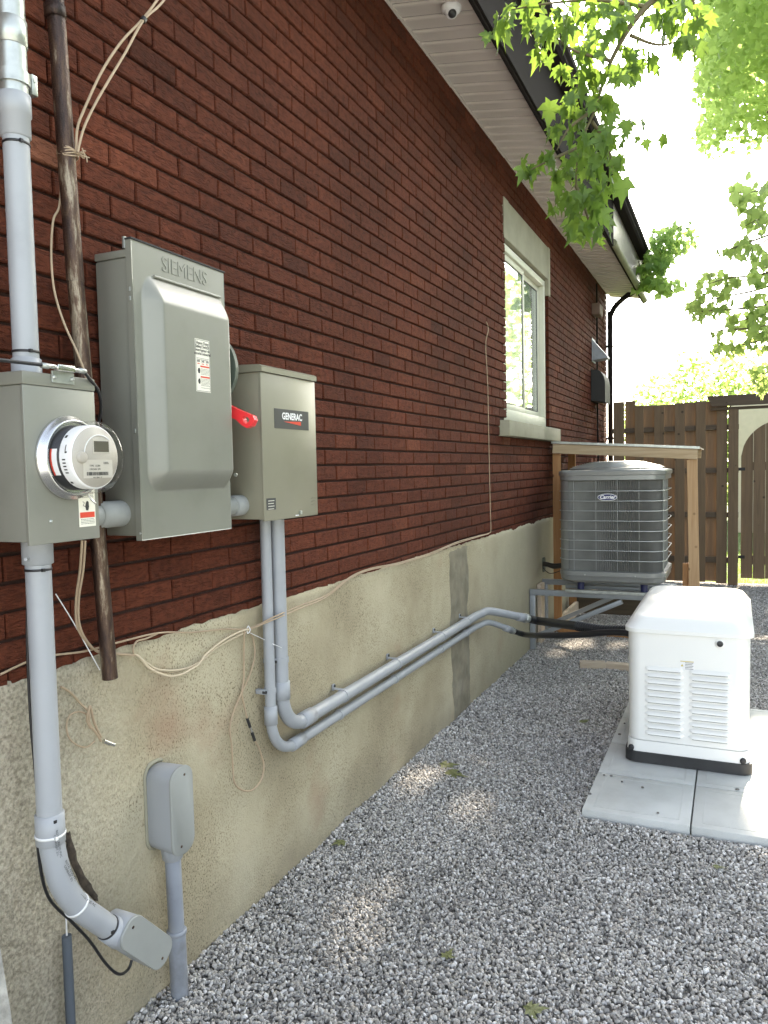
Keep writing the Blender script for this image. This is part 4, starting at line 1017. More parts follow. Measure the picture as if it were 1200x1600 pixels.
# nipples joining the boxes
def nipple(label, c0, c1, r, m='pvc_cover'):
    t = thing('pipe_nipple', label, 'pipe fitting', tuple(c0), 'short grey nipples joining the boxes')
    MB().tube([c0, c1], r, 24).build('pipe', m, t); m_ = Vector(c0).lerp(Vector(c1), .62); d_ = (Vector(c1)-Vector(c0)).normalized()
    MB().lathe(m_, d_, [(0, r), (.001, r+.006), ((Vector(c1)-m_).length, r+.006)], 24).build('collar', m, t)
nz_ = W(180, 803, .07)
nipple('grey pipe stub linking the meter box to the tall switch box', (.07, my1+.001, nz_.z), (.07, sy0c+.0055, nz_.z), .031)

# ============================================================ TRANSFER SWITCH BOX
tx1 = .185; ty0 = W(414, 815, tx1).y; ty1 = W(497, 803, tx1).y; tz0 = W(414, 815, tx1).z; tz1 = W(408, 570, tx1).z
tb = thing('transfer_switch_box', 'smaller beige grey transfer switch box right of the tall switch box', 'electrical box', (.02, (ty0+ty1)/2, tz0))
MB().box((.012, ty0+.004, tz0+.006), (tx1-.010, ty1-.004, tz1-.022), .004).build('body', 'greybox_light', tb, smooth=40)
MB().box((tx1-.0095, ty0, tz0), (tx1, ty1, tz1-.023), .003).build('cover', 'greybox_light', tb, smooth=40)
b = MB().prism((tx1+.006, ty0-.003, tz1-.022), (-1, 0, 0), (0, 0, 1), [(0, 0), (0, .018), (.010, .024), (tx1-.006, .030), (tx1-.006, 0)], ty1-ty0+.006)
b.build('top_cap', 'greybox_light', tb)
nipple('grey pipe stub linking the tall switch box to the transfer switch box', (.085, sy1c+.001, W(370, 790, .085).z), (.085, ty0+.003, W(370, 790, .085).z), .030)
a_, c_ = W(428, 641, tx1), W(482, 670, tx1)
pz0, pz1 = W(455, 669, tx1).z, W(455, 642, tx1).z
plate = MB().box((tx1+.0003, a_.y, pz0-.004), (tx1+.0016, c_.y, pz1+.003), .0004).build('name_plate', 'logo_dark', tb)
pw_ = c_.y-a_.y; pm = a_.y+pw_*.50
text('GENERAC', .0335, (tx1+.0019, pm, pz0+(pz1-pz0)*.64), (0, 1, 0), (0, 0, 1), 'white', plate, 'lettering', .0003, bold=.0009, sx=.93)
MB().prism((tx1+.0018, pm-pw_*.25, pz0+(pz1-pz0)*.34), (0, 1, 0), (0, 0, 1), [(0, 0), (pw_*.50, -.010), (pw_*.50, .004)], .0005).build('swoosh', 'redink', plate)
a_ = W(416, 779, tx1); c_ = W(431, 796, tx1)
sl = MB().box((tx1+.0003, a_.y, c_.z), (tx1+.0012, c_.y, a_.z), .0003).build('small_label', 'logo_dark', tb)
for i in range(4): MB().box((tx1+.0013, a_.y+.010, a_.z-.010-i*.0095), (tx1+.0015, c_.y-.010-.004*(i % 2), a_.z-.008-i*.0095)).build('print_line', 'paper', sl)
a_ = W(491, 778, tx1)
for i in range(3):
    MB().tube(spline([(tx1+.0005, a_.y-.022, a_.z-.012*i), (tx1+.003, a_.y-.004, a_.z+.003-.012*i), (tx1+.0005, a_.y+.008, a_.z-.012*i)], 4), .0012, 5).build('louvre', 'greybox_light', tb)
a_ = W(468, 803, tx1); MB().box((tx1+.0002, a_.y-.004, a_.z-.002), (tx1+.010, a_.y+.006, a_.z+.012), .002).build('latch', 'galv', tb)
MB().box((tx1+.0002, a_.y-.030, a_.z-.006), (tx1+.002, a_.y-.006, a_.z-.002), .0005).build('latch_plate', 'white', tb)

# ============================================================ TWO CONDUITS TO THE GENERATOR
def bend(p, q, corner, rad, n=12):
    """points of a circular bend replacing the corner between directions"""
    p = Vector(p); q = Vector(q); c = Vector(corner); d0 = (p-c).normalized(); d1 = (q-c).normalized()
    a = c+d0*rad; e = c+d1*rad; out = []
    ctr = c+(d0+d1)*rad
    for i in range(n+1):
        t = math.pi/2*i/n; out.append(ctr-d1*rad*math.cos(t)-d0*rad*math.sin(t))
    return out
def run(label, yv, ztop, zh, r, x, yb, end, straps, cpl, matn='pvc'):
    t = thing('conduit_run', label, 'conduit', (x, yv, zh), 'grey conduits from the transfer switch box')
    rad = .15
    bp = bend((x, yv, ztop), (x, yb, zh), (x, yv, zh), rad)
    MB().tube([(x, yv, ztop), (x, yv, zh+rad+.001)], r, 20).build('pipe', matn, t)
    MB().tube(bp, r, 20).build('bend', matn, t)
    MB().tube([(x, yv+rad+.001, zh), (x, yb, zh)], r, 20).build('pipe', matn, t)
    MB().tube(spline([(x, yb-.05, zh), (x, yb, zh), (x+.01, yb+.08, zh), (x+.05, yb+.2, zh+.0), tuple(end)], 8), r, 20).build('bend', matn, t)
    e = Vector(end); dv = (e-Vector((x+.05, yb+.2, zh))).normalized()
    MB().lathe((x, yv, zh+rad-.02), (0, 0, 1), [(0, r), (.001, r+.005), (.07, r+.005), (.071, r)], 20).build('coupling', matn, t)
    MB().lathe((x, yv+rad-.01, zh), (0, 1, 0), [(0, r), (.001, r+.005), (.085, r+.005), (.086, r)], 20).build('coupling', matn, t)
    MB().lathe(e-dv*.10, dv, [(0, r), (.001, r+.004), (.08, r+.004), (.081, r)], 20).build('coupling', matn, t)
    b = MB().lathe(e-dv*.022, dv, [(0, r*1.15), (.004, r*1.3), (.02, r*1.3), (.021, r*1.1), (.03, r*1.1), (.03, r*1.25), (.042, r*1.2), (.048, r*.9)], 10, smooth=False); b.build('connector', 'galv', t)
    for ys in straps:
        b = MB().lathe((x, ys, zh), (0, 1, 0), [(-.010, r), (-.010, r+.003), (.010, r+.003), (.010, r)], 20)
        sgn = 1 if zh > .6 else -1
        b.box((.008, ys-.009, zh+sgn*(r*.9)-.005), (.018, ys+.009, zh+sgn*(r+.016)+.005), .002); b.box((.012, ys-.0095, zh+sgn*r-.002), (x, ys+.0095, zh+sgn*r+.003), .001)
        b.build('strap', matn, t, smooth=40)
        MB().lathe((.0185, ys, zh+sgn*(r+.013)), (1, 0, 0), [(-.005, .007), (0, .007), (.004, .006), (.005, .002)], 8).build('screw', 'blackmat', t)
    for zs in cpl:
        b = MB().lathe((x, yv, zs), (0, 0, 1), [(-.010, r), (-.010, r+.003), (.010, r+.003), (.010, r)], 20); b.box((.008, yv-r-.016, zs-.009), (x, yv-r+.003, zs+.009), .002); b.build('strap', matn, t, smooth=40)
        MB().lathe((x-.0, yv-r-.012, zs), (1, 0, 0), [(-.01, .007), (.004, .006), (.005, .002)], 8).build('screw', 'blackmat', t)
    return e, dv
XB = .062
yv1 = W(433, 940, XB).y+.0; yv2 = W(418, 940, XB-.012).y
e1, d1 = run('thicker grey conduit running along the foundation, upper of the two', yv1+.015, tz0+.01, .637, .0275, XB, 4.98, P(822, 966, 5.52), [W(x_, 1, XB).y for x_ in ()] or [3.02, 3.62, 4.30, 4.78], [W(440, 1030, XB).z])
e2, d2 = run('thinner grey conduit running along the foundation, lower of the two', yv2, tz0+.01, .556, .0205, XB-.012, 4.98, P(800, 985, 5.42), [3.0, 3.62, 4.32, 4.80], [W(418, 1083, XB).z])

# ============================================================ GENERATOR
gx0, gx1, gy0, gy1 = 1.145, 1.735, 4.235, 5.40
gen = thing('generator', 'white standby generator with louvred front and black base on concrete slabs', 'generator', (1.44, 4.8, .062))
def rbox(b, x0, x1, y0, y1, z0, z1, r, tz=0.0, n=8, taper=0.0):
    sh = rounded(x1-x0, y1-y0, r, n); cx, cy = (x0+x1)/2, (y0+y1)/2; rings = [(z0, 1, 0)]
    m_ = len(sh); vs = []
    for z, ex in ((z0, 0), (z1, -taper)):
        for x, y in sh:
            fx_ = 1+2*ex/(x1-x0); fy_ = 1+2*ex/(y1-y0); vs.append((cx+x*fx_, cy+y*fy_, z))
    b.add(vs, [tuple(range(m_))[::-1], tuple(range(m_, 2*m_))]+[(i, (i+1) % m_, m_+(i+1) % m_, m_+i) for i in range(m_)])
    return b
rbox(MB(), gx0-.020, gx1+.012, gy0-.020, gy1+.012, .062, .118, .06).build('base', 'genbase', gen, smooth=40)
rbox(MB(), gx0-.012, gx1+.004, gy0-.012, gy1+.006, .1185, .178, .06, taper=.004).build('skirt', 'gen', gen, smooth=40)
rbox(MB(), gx0-.004, gx1-.002, gy0-.004, gy1,   .1805, .775, .07, taper=-.002).build('body', 'gen', gen, smooth=40)
sh = rounded(gx1-gx0+.03, gy1-gy0+.035, .075, 8); n_ = len(sh); cx, cy = (gx0+gx1)/2-.002, (gy0+gy1)/2
vs = []; rg = [(.758, 1.0, 0), (.760, 1.014, 0), (.780, 1.014, 0), (.785, 1.0, 0), (.803, .955, 0), (.820, .915, 0), (.835, .87, 0), (.843, .80, 0), (.848, .6, 0), (.850, .3, 0)]
hw, hl = (gx1-gx0+.03)/2, (gy1-gy0+.035)/2
for z, s_, _ in rg:
    ins = (1-s_)*hw
    for x, y in sh: vs.append((cx+x*(1-ins/hw), cy+y*(1-ins/hl), z))
fs = [(i*n_+k_, i*n_+(k_+1) % n_, (i+1)*n_+(k_+1) % n_, (i+1)*n_+k_) for i in range(len(rg)-1) for k_ in range(n_)]+[tuple(range((len(rg)-1)*n_, len(rg)*n_)), tuple(range(n_))[::-1]]
MB().add(vs, fs, True).build('lid', 'gen', gen, smooth=35)
fy_ = gy0-.006
def P2(x, y): return P(x, y, fy_)
# louvres: two columns of pressed slots
for (xa, xb) in ((P2(1007, 1100).x, P2(1069, 1100).x), (P2(1076, 1100).x, P2(1143, 1100).x)):
    for k_ in range(11):
        zc = .572-.0345*k_; x0_, x1_ = xa, xb; m_ = 16
        vs = []; secs = [(0.013, .002), (.004, -.007), (-.004, -.013), (-.0095, -.0145), (-.0105, -.001)]
        for i in range(m_+1):
            u = i/m_; e_ = min(1, min(u, 1-u)*9); e_ = math.sqrt(max(0, 1-(1-e_)**2)); xx = x0_+(x1_-x0_)*u
            for dz, dy in secs: vs.append((xx, fy_+.002+dy*e_, zc+dz*(.35+.65*e_)))
        q_ = len(secs)
        MB().add(vs, [(i*q_+k2, (i+1)*q_+k2, (i+1)*q_+k2+1, i*q_+k2+1) for i in range(m_) for k2 in range(q_-1)], True).build('louvre', 'gen', gen, smooth=50)
        MB().box((x0_+.018, fy_-.0125, zc-.0118), (x1_-.018, fy_+.001, zc-.0107)).build('slot', 'logo_dark', gen)
lk = P2(1125, 1006)
MB().lathe(lk, (0, -1, 0), [(0, .024), (.003, .023), (.003, .016)], 24).build('lock_plate', 'gen', gen)
b = MB().lathe(lk, (0, -1, 0), [(.003, .016), (.014, .014), (.015, .004)], 12, smooth=False); b.build('lock_knob', 'black', gen)
for q in ((986, 1168), (1161, 1190)):
    p_ = P(*q, gy0-.016); MB().lathe((p_.x, gy0-.0135, p_.z), (0, -1, 0), [(-.01, .015), (.004, .0145), (.005, .008)], 20).build('lifting_plug', 'black', gen)
a_, c_ = P2(1062, 1031), P2(1085, 1048)
lb3 = MB().box((a_.x, fy_-.001, c_.z), (c_.x, fy_, a_.z)).build('warning_label', 'white', gen)
MB().box((a_.x+.003, fy_-.0014, a_.z-.008), (c_.x-.003, fy_-.0011, a_.z-.004)).build('band', mat('yellow_ink', (.55, .45, .08), .5), lb3)
MB().prism((a_.x+.012, fy_-.0011, c_.z+.018), (1, 0, 0), (0, 0, 1), [(-.007, 0), (.007, 0), (0, .013)], .0004).build('warning_triangle', bpy.data.materials['yellow_ink'], lb3)
for i in range(5): MB().box((a_.x+.026, fy_-.0014, c_.z+.005+i*.008), (c_.x-.005-.004*(i % 2), fy_-.0011, c_.z+.0075+i*.008)).build('print_line', 'logo_dark', lb3)
# black flexible conduits
def hose(label, pts, r, ribs=None):
    t = thing('flexible_conduit', label, 'flexible conduit', tuple(pts[0]), 'black flexible conduits to the generator')
    sp = spline(pts, 14); n_ = len(sp)
    MB().tube(sp, r, 18).build('hose', 'black', t)
    if ribs:
        b = MB(); L = 0; nxt = 0
        for i in range(int(n_*ribs), n_-1):
            seg = (sp[i+1]-sp[i]); d = seg.length
            while nxt < L+d:
                q = sp[i]+seg*((nxt-L)/d); b.lathe(q, seg.normalized(), [(-.004, r), (-.0025, r+.0045), (.0025, r+.0045), (.004, r)], 14, False); nxt += .021
            L += d
        b.build('spiral_wrap', 'black', t)
    return t
hose('thicker black flexible conduit with spiral wrap running from the wall to the generator', [e1+d1*.03, e1+d1*.1+Vector((.05, -.01, -.005)), P(900, 978, 5.25), P(940, 984, 5.10), P(985, 987, 4.98), (1.16, 4.9, .56)], .030, .42)
hose('thinner smooth black flexible conduit running below the thicker one', [e2+d2*.03, e2+d2*.1+Vector((.04, 0, -.008)), P(850, 993, 5.20), P(905, 992, 5.05), P(950, 988, 4.95), P(985, 991, 4.90), (1.16, 4.82, .54)], .0205)

# ============================================================ CONCRETE SLABS
rs_ = random.Random(7)
xs = [1.018, 1.490, 1.962]; ys = [3.545, 4.015, 4.485, 4.955, 5.425]
descr = {(0, 0): 'nearest left concrete paving slab, its border line bare in front of the generator', (1, 0): 'nearest right concrete paving slab, half shaded and half in sun',
         (0, 1): 'left concrete slab under the front left corner of the generator', (1, 1): 'right concrete slab under the front right corner of the generator',
         (0, 2): 'left concrete slab third from the front beside the generator flank', (1, 2): 'sunlit right concrete slab third from the front beside the generator',
         (0, 3): 'rearmost left concrete slab behind the thick black conduit end', (1, 3): 'rearmost right concrete slab at the back of the generator'}
for i in range(2):
    for j in range(4):
        x0, x1, y0, y1 = xs[i], xs[i+1]-.006, ys[j], ys[j+1]-.006; zt_ = .058+rs_.uniform(-.001, .001)
        sl = thing('paving_slab', descr[(i, j)], 'paving slab', ((x0+x1)/2, (y0+y1)/2, 0), 'concrete slabs under the generator')
        MB().box((x0, y0, -.02), (x1, y1, zt_), .005).build('slab', 'slab', sl, smooth=40)
        b = MB(); d = .045; a_ = (x0+d, y0+d, x1-d, y1-d)
        for lo, hi in (((a_[0], a_[1]), (a_[2], a_[1]+.004)), ((a_[0], a_[3]-.004), (a_[2], a_[3])), ((a_[0], a_[1]+.005), (a_[0]+.004, a_[3]-.005)), ((a_[2]-.004, a_[1]+.005), (a_[2], a_[3]-.005))):
            b.box((lo[0], lo[1], zt_+.0002), (hi[0], hi[1], zt_+.0014))
        b.build('border_ridge', 'slab', sl)
b = MB()
for px_, py_ in ((972, 1221), (1004, 1230), (944, 1211), (1028, 1270), (922, 1240), (968, 1147), (976, 1130), (980, 1168), (955, 1212), (1152, 1233)):
    p_ = G(px_, py_, .062); r_ = rs_.uniform(.006, .010); b.lathe(p_-Vector((0, 0, .002)), (0, 0, 1), [(0, r_), (.004, r_*.9), (.006, r_*.4)], 7)
o = b.build('stray_pebbles', 'soil', None, smooth=60); tag(o, 'a few stray pebbles scattered on the concrete slabs', 'pebbles', kind='stuff')

# ============================================================ AIR CONDITIONER ON ITS WALL BRACKET
ax0, ax1, ay0, ay1 = .305, 1.155, 6.50, 7.35; az0, az1 = .665, 1.600
ac = thing('air_conditioner', 'grey outdoor air conditioner with wire guard and domed top on a wall bracket', 'air conditioner', ((ax0+ax1)/2, (ay0+ay1)/2, az0))
acx, acy = (ax0+ax1)/2, (ay0+ay1)/2; AW = ax1-ax0
def rpath(w_, r, seg):
    """points evenly round a rounded square"""
    base = rounded(w_, w_, r, 10); base.append(base[0]); out = []; carry = 0
    for i in range(len(base)-1):
        a = Vector(base[i]); c = Vector(base[i+1]); d = (c-a).length
        t = carry
        while t < d: out.append(a.lerp(c, t/d)); t += seg
        carry = t-d
    return out
pts = rpath(AW-.05, .12, .0085); vs = []; fs = []; m_ = len(pts)//2*2; pts = pts[:m_]
for z in (az0+.10, az1-.085):
    for i, q in enumerate(pts):
        s_ = 1.0 if (i % 2 == 0) else 1-.016/(AW/2); vs.append((acx+q.x*s_, acy+q.y*s_, z))
fs = [(i, (i+1) % m_, m_+(i+1) % m_, m_+i) for i in range(m_)]
MB().add(vs, fs).build('coil', 'coil', ac)
def ringband(z0, z1, w_, r, name, m, prof=None):
    sh = rounded(w_, w_, r, 10); n_ = len(sh); vs = []; pr = prof or [(z0, 0), (z1, 0)]
    for z, off in pr:
        f_ = 1+2*off/w_; vs += [(acx+x*f_, acy+y*f_, z) for x, y in sh]
    fs = [(i*n_+k_, i*n_+(k_+1) % n_, (i+1)*n_+(k_+1) % n_, (i+1)*n_+k_) for i in range(len(pr)-1) for k_ in range(n_)]+[tuple(range(n_))[::-1], tuple(range((len(pr)-1)*n_, len(pr)*n_))]
    return MB().add(vs, fs).build(name, m, ac, smooth=35)
ringband(0, 0, AW, .13, 'base_pan', 'acmetal', [(az0, -.03), (az0+.02, -.004), (az0+.055, 0), (az0+.06, .004), (az0+.095, .004), (az0+.10, -.012)])
ringband(0, 0, AW, .13, 'top_band', 'acmetal', [(az1-.085, -.012), (az1-.080, 0), (az1-.045, 0), (az1-.040, .008), (az1-.012, .010), (az1, 0), (az1+.004, -.03)])
for k_ in range(8):
    z = az0+.10+.0817*(k_+1)+.01
    sh = rounded(AW+.002, AW+.002, .13, 8); b = MB(); pp = [(acx+x, acy+y, z) for x, y in sh]; pp.append(pp[0])
    b.tube(pp, .0042, 5, False); b.build('guard_wire', 'wire', ac)
for (fx_, s_) in ((-.29, 1), (-.11, 1), (.06, 1), (.23, 1)):
    MB().tube([(acx+fx_, ay0+.004, az0+.10), (acx+fx_, ay0+.004, az1-.085)], .0017, 5).build('guard_rod', 'wire', ac)
for sx_ in (0, 1):   # plain corner posts
    a0 = 180+10 if sx_ == 0 else 270+62
    vs = []; n_ = 8; cc = (ax0+.13, ay0+.13) if sx_ == 0 else (ax1-.13, ay0+.13)
    for i in range(n_+1):
        a = R(a0+(62 if sx_ == 0 else 10)*i/n_)
        for z in (az0+.10, az1-.085): vs.append((cc[0]+.126*math.cos(a), cc[1]+.126*math.sin(a), z))
    MB().add(vs, [(2*i, 2*i+2, 2*i+3, 2*i+1) for i in range(n_)], True).build('corner_post', 'acmetal', ac)
b = MB().lathe((acx, acy, az1+.004), (0, 0, 1), [(0, .395), (.012, .395), (.016, .385), (.062, .20), (.066, .195), (.070, .12), (.070, 0)], 56, True); b.build('top_cap', 'acmetal', ac, smooth=25)
b = MB()
for r_ in [.23+.02*i for i in range(8)]:
    h_ = .062-(r_-.20)*.25+.004; c_ = [(acx+r_*math.cos(R(a)), acy+r_*math.sin(R(a)), az1+.006+h_) for a in range(0, 361, 10)]; b.tube(c_, .0025, 4, False)
b.build('fan_guard', 'wire', ac)
for x_ in (acx-.2, acx+.2): MB().lathe((x_, ay0-.004, az0+.068), (0, -1, 0), [(0, .007), (.004, .005)], 8).build('screw', 'galv', ac)
MB().box((acx-.10, ay0-.0055, az0+.062), (acx+.16, ay0-.0042, az0+.088)).build('data_plate', 'acmetal', ac)
bc = P(949, 777, ay0-.012)
el_ = [(.078*math.cos(R(a)), .029*math.sin(R(a))) for a in range(0, 360, 9)]
bd = MB().prism((bc.x, ay0-.006, bc.z), (1, 0, 0), (0, 0, 1), el_, .010).build('badge', 'white', ac)
MB().prism((bc.x, ay0-.0162, bc.z), (1, 0, 0), (0, 0, 1), [(x*.94, y*.87) for x, y in el_], .001).build('badge_field', 'badge', bd)
text('Carrier', .041, (bc.x, ay0-.0178, bc.z+.001), (1, 0, 0), (0, 0, 1), 'white', bd, 'lettering', .0003, shear=.28, bold=.0011)

br = thing('wall_bracket', 'grey painted steel bracket frame holding the air conditioner off the wall', 'bracket', (.1, 7, 0))
zt_ = az0-.09
for yy in (6.72, 7.22):
    zf = W(832, 920, .03).z if yy < 7 else W(850, 905, .03).z
    MB().box((.012, yy-.022, .02 if yy < 7 else .10), (.060, yy+.022, zf-.0505), .003).build('upright', 'bracket', br, smooth=40)
    MB().box((.012, yy-.022, zf-.050), (1.20, yy+.022, zf), .003).build('arm', 'bracket', br, smooth=40)
    MB().beam((.045, yy, .13), (.80, yy, zf-.07), .034, .040, bev=.003).build('brace', 'bracket', br, smooth=40)
ztop = W(832, 920, .03).z
b = MB()
for yy in (6.86, 7.05): b.box((.30, yy-.02, ztop+.0005), (1.18, yy+.02, ztop+.035), .003)
b.build('cross_rail', 'bracket', br, smooth=40)
MB().box((.34, 6.62, ztop+.002), (1.13, 6.66, ztop+.028), .003).build('rear_rail', 'galv', br)
for x_ in (.46, .98):
    o = MB().lathe((x_, 6.70, ztop+.001), (0, 0, 1), [(0, .032), (.03, .030), (az0-ztop-.002, .032)], 16).build('rubber_foot', 'badge', br)
    o = MB().lathe((x_, 7.20, ztop+.001), (0, 0, 1), [(0, .032), (az0-ztop-.002, .032)], 16).build('rubber_foot', 'badge', br)
b = MB(); hp = W(848, 882, .0)
b.tube(spline([hp, P(856, 883, 7.1), P(866, 886, 7.0), P(880, 884, 6.9)], 6), .017, 10)
b.tube(spline([hp+Vector((0, 0, .02)), P(856, 880, 7.1), P(866, 882, 7.0), P(880, 881, 6.9)], 6), .010, 8)
b.tube(spline([hp-Vector((0, 0, .015)), P(853, 892, 7.1), P(862, 896, 7.0), P(880, 890, 6.9)], 6), .004, 6)
tag(b.build('refrigerant_lines', 'copper'), 'black wrapped refrigerant lines running from the wall to the air conditioner', 'pipes')
b = MB().prism((.008, hp.y, hp.z), (0, 1, 0), (0, 0, 1), rounded(.10, .14, .03, 4), .008)
tag(b.build('wall_flange', 'disc'), 'dark flange plate where the black lines enter the foundation', 'wall plate')

# ============================================================ TIMBER SHELTER
shl = thing('timber_shelter', 'light timber frame with a thin flat roof behind the air conditioner', 'shelter', (.8, 7.9, 0))
sy = 7.52
tl, tr = P(864, 699, sy), P(1090, 708, sy)
MB().beam(tl-Vector((0, 0, .012)), tr-Vector((0, 0, .012)), .038, .089, bev=.003).build('beam', 'pine_x', shl)
MB().beam(tl+Vector((0, .9, 0)), tr+Vector((0, .9, 0)), .038, .085, bev=.003).build('beam', 'pine_x', shl)
b = MB(); a_ = tl+Vector((-.01, -.03, .040)); c_ = tr+Vector((.02, -.03, .040))
vs = [a_, c_, c_+Vector((0, 1.02, 0)), a_+Vector((0, 1.02, 0))]; b.add(vs+[v+Vector((0, 0, .014)) for v in vs], [(3, 2, 1, 0), (4, 5, 6, 7), (0, 1, 5, 4), (1, 2, 6, 5), (2, 3, 7, 6), (3, 0, 4, 7)])
b.build('roof_sheet', 'palewood', shl)
MB().beam(vs[0]+Vector((0, -.004, .008)), vs[1]+Vector((0, -.004, .008)), .006, .022, bev=.001).build('roof_edging', 'galv', shl)
def post(x, y, z1, w_, d_, m='pine', x2=None):
    return MB().beam((x if x2 is None else x2, y, 0.0), (x, y, z1), w_, d_, up=(0, 1, 0), bev=.003).build('post', m, shl)
post(P(869, 750, sy).x, sy+.04, tl.z-.058, .075, .038, 'orange_wood')
post(P(1081, 750, sy).x, sy+.04, tr.z-.058, .089, .038, 'pine', P(1081, 750, sy).x+.03)
post(P(893, 720, 8.4).x, 8.42, tl.z-.044, .075, .038, 'orange_wood')
post(P(1083, 720, 8.42).x, 8.42, tr.z-.044, .085, .038, 'pine')
sp_ = P(1074, 880, sy); MB().beam((sp_.x-.02, sy+.09, 0), (sp_.x-.02, sy+.09, .72), .05, .038, up=(0, 1, 0), bev=.002).build('post', 'orange_wood', shl)
MB().beam((.10, sy-.01, .045), (1.42, sy-.01, .045), .038, .085, bev=.003).build('sill_board', 'orange_wood', shl)
MB().beam((.10, 8.46, .16), (1.45, 8.46, .16), .030, .24, bev=.003).build('sill_board', 'darkwood', shl)
MB().beam((.11, sy+.03, .10), (.11, 8.42, .10), .038, .14, bev=.003).build('sill_board', 'palewood', shl)
# timber offcut beside the bracket
b = MB().box((.012, 6.99, .0), (.05, 7.13, .56), .003); tag(b.build('leaning_plank', 'palewood', None), 'short pale plank standing against the foundation between the bracket uprights', 'plank')
b = MB()
p_, q_ = G(906, 1040, .02), G(946, 1041, .02); b.beam(p_, q_, .08, .075, bev=.004); tag(b.build('wood_offcut', 'palewood', None), 'left pale wood offcut lying on the gravel in front of the shelter', 'wood offcut', 'wood offcuts on the gravel')
b = MB(); b.beam(q_+Vector((.004, 0, 0)), G(990, 1045, .02), .075, .07, bev=.004); tag(b.build('wood_offcut', 'palewood', None), 'right pale wood offcut on the gravel, partly behind the generator', 'wood offcut', 'wood offcuts on the gravel')

# ============================================================ WALL FITTINGS AT THE FAR END
vc = W(927, 552, .0)
b = MB(); s_ = .16
vs = [(0.004, vc.y-.11, vc.z+s_), (0.004, vc.y+.11, vc.z+s_), (0.004, vc.y-.11, vc.z-.10), (0.004, vc.y+.11, vc.z-.10), (.19, vc.y-.10, vc.z-.06), (.19, vc.y+.10, vc.z-.06), (.19, vc.y-.10, vc.z-.085), (.19, vc.y+.10, vc.z-.085)]
b.add(vs, [(0, 4, 5, 1), (0, 2, 6, 4), (1, 5, 7, 3), (4, 6, 7, 5), (2, 3, 7, 6), (0, 1, 3, 2)])
vt = thing('exhaust_hood', 'small grey wedge shaped exhaust hood on the brick above the black vent', 'vent hood', tuple(vc))
b.build('hood', 'pvc_old', vt); MB().box((.002, vc.y-.13, vc.z-.12), (.008, vc.y+.13, vc.z+.18), .002).build('back_plate', 'pvc_old', vt)
v0 = W(922, 577, 0); zv0, zv1 = W(922, 625, .0).z, W(922, 577, .0).z; yv = v0.y+.06
bv = thing('black_vent_hood', 'tall black vent hood with curved top on the far brick wall', 'vent hood', (0, yv, zv0))
pr = [(0, 0), (.17, -.03)] + [(.17-.12+.12*math.cos(R(a)), zv1-zv0-.18+.18*math.sin(R(a))) for a in range(0, 91, 15)] + [(0, zv1-zv0)]
b = MB(); vs = [(.004+x, y, zv0+z) for y in (yv, yv+.42) for x, z in pr]; n_ = len(pr)
b.add(vs, [(i, (i+1) % n_, n_+(i+1) % n_, n_+i) for i in range(n_)]+[tuple(range(n_))[::-1], tuple(range(n_, 2*n_))]); b.build('hood', 'blackmat', bv)
MB().box((.0008, yv-.02, zv0-.02), (.0035, yv+.44, zv1+.02), .001).build('back_plate', 'fascia', bv)
l0 = W(924, 474, 0); lz0 = W(924, 491, 0).z
lb4 = thing('junction_box', 'small taupe junction box high on the far end of the brick wall', 'junction box', (0, l0.y, lz0))
MB().box((.002, l0.y, lz0), (.10, l0.y+.26, l0.z), .006).build('body', 'box_brown', lb4, smooth=40); MB().box((.1005, l0.y+.01, lz0+.01), (.106, l0.y+.25, l0.z-.01), .003).build('cover', 'box_brown', lb4)
b = MB().tube(spline([(.02, l0.y+.30, 4.0), (.02, l0.y+.31, 3.6), (.018, l0.y+.33, 2.4), (.018, l0.y+.40, 1.2)], 5), .011, 8)
tag(b.build('wall_wire', 'fascia'), 'thin dark wire running down the brick beside the black vent near the corner', 'cable')
cm = P(705, 8, 3.93)
sc2 = thing('security_camera', 'small white dome camera with black lens under the soffit near the top edge', 'security camera', tuple(cm))
cz = sz(cm.x)
MB().lathe((cm.x, cm.y, cz-.001), (0, 0, -1), [(0, .052), (.012, .052), (.022, .047), (.030, .036)], 28).build('base', 'white', sc2, smooth=40)
MB().lathe((cm.x+.004, cm.y-.006, cz-.030), (.35, -.55, -.75), [(-.02, .036), (0, .035), (.014, .030), (.022, .020)], 24).build('dome', 'white', sc2)
MB().lathe((cm.x+.004, cm.y-.006, cz-.030), (.35, -.55, -.75), [(.015, .023), (.024, .021), (.030, .012), (.031, 0)], 24, False).build('lens', 'black', sc2)

# ============================================================ FENCE AND GATE
FY = 11.22
fn = thing('board_fence', 'tall dark brown board on board fence closing the yard beyond the shelter', 'fence', (.8, FY, 0))
def bx_(px, y=FY): return P(px, 780, y).x
fr = random.Random(3)
tops = {}
fb = [(959, 976, 628), (992, 1006, 634), (1022, 1038, 633), (1054, 1070, 630), (1086.5, 1102.5, 627), (1119, 1136, 625)]
rb2_ = [(978, 992, 626.5), (1006.5, 1022, 633.5), (1038, 1054, 632), (1070, 1086, 629), (1102.5, 1118.5, 627)]
for px0, px1, pyt in fb:
    x0, x1 = bx_(px0), bx_(px1); zt_ = P((px0+px1)/2, pyt, FY).z
    MB().box((x0, FY-.018, .02+fr.uniform(0, .02)), (x1, FY, zt_), .003).build('board', 'fence', fn)
for px0, px1, pyt in rb2_:
    y_ = FY+.042; x0, x1 = P(px0-1, 780, y_).x, P(px1+1, 780, y_).x; zt_ = P((px0+px1)/2, pyt, y_).z
    MB().box((x0, y_, .02+fr.uniform(0, .02)), (x1, y_+.018, zt_), .003).build('board', 'fence', fn)
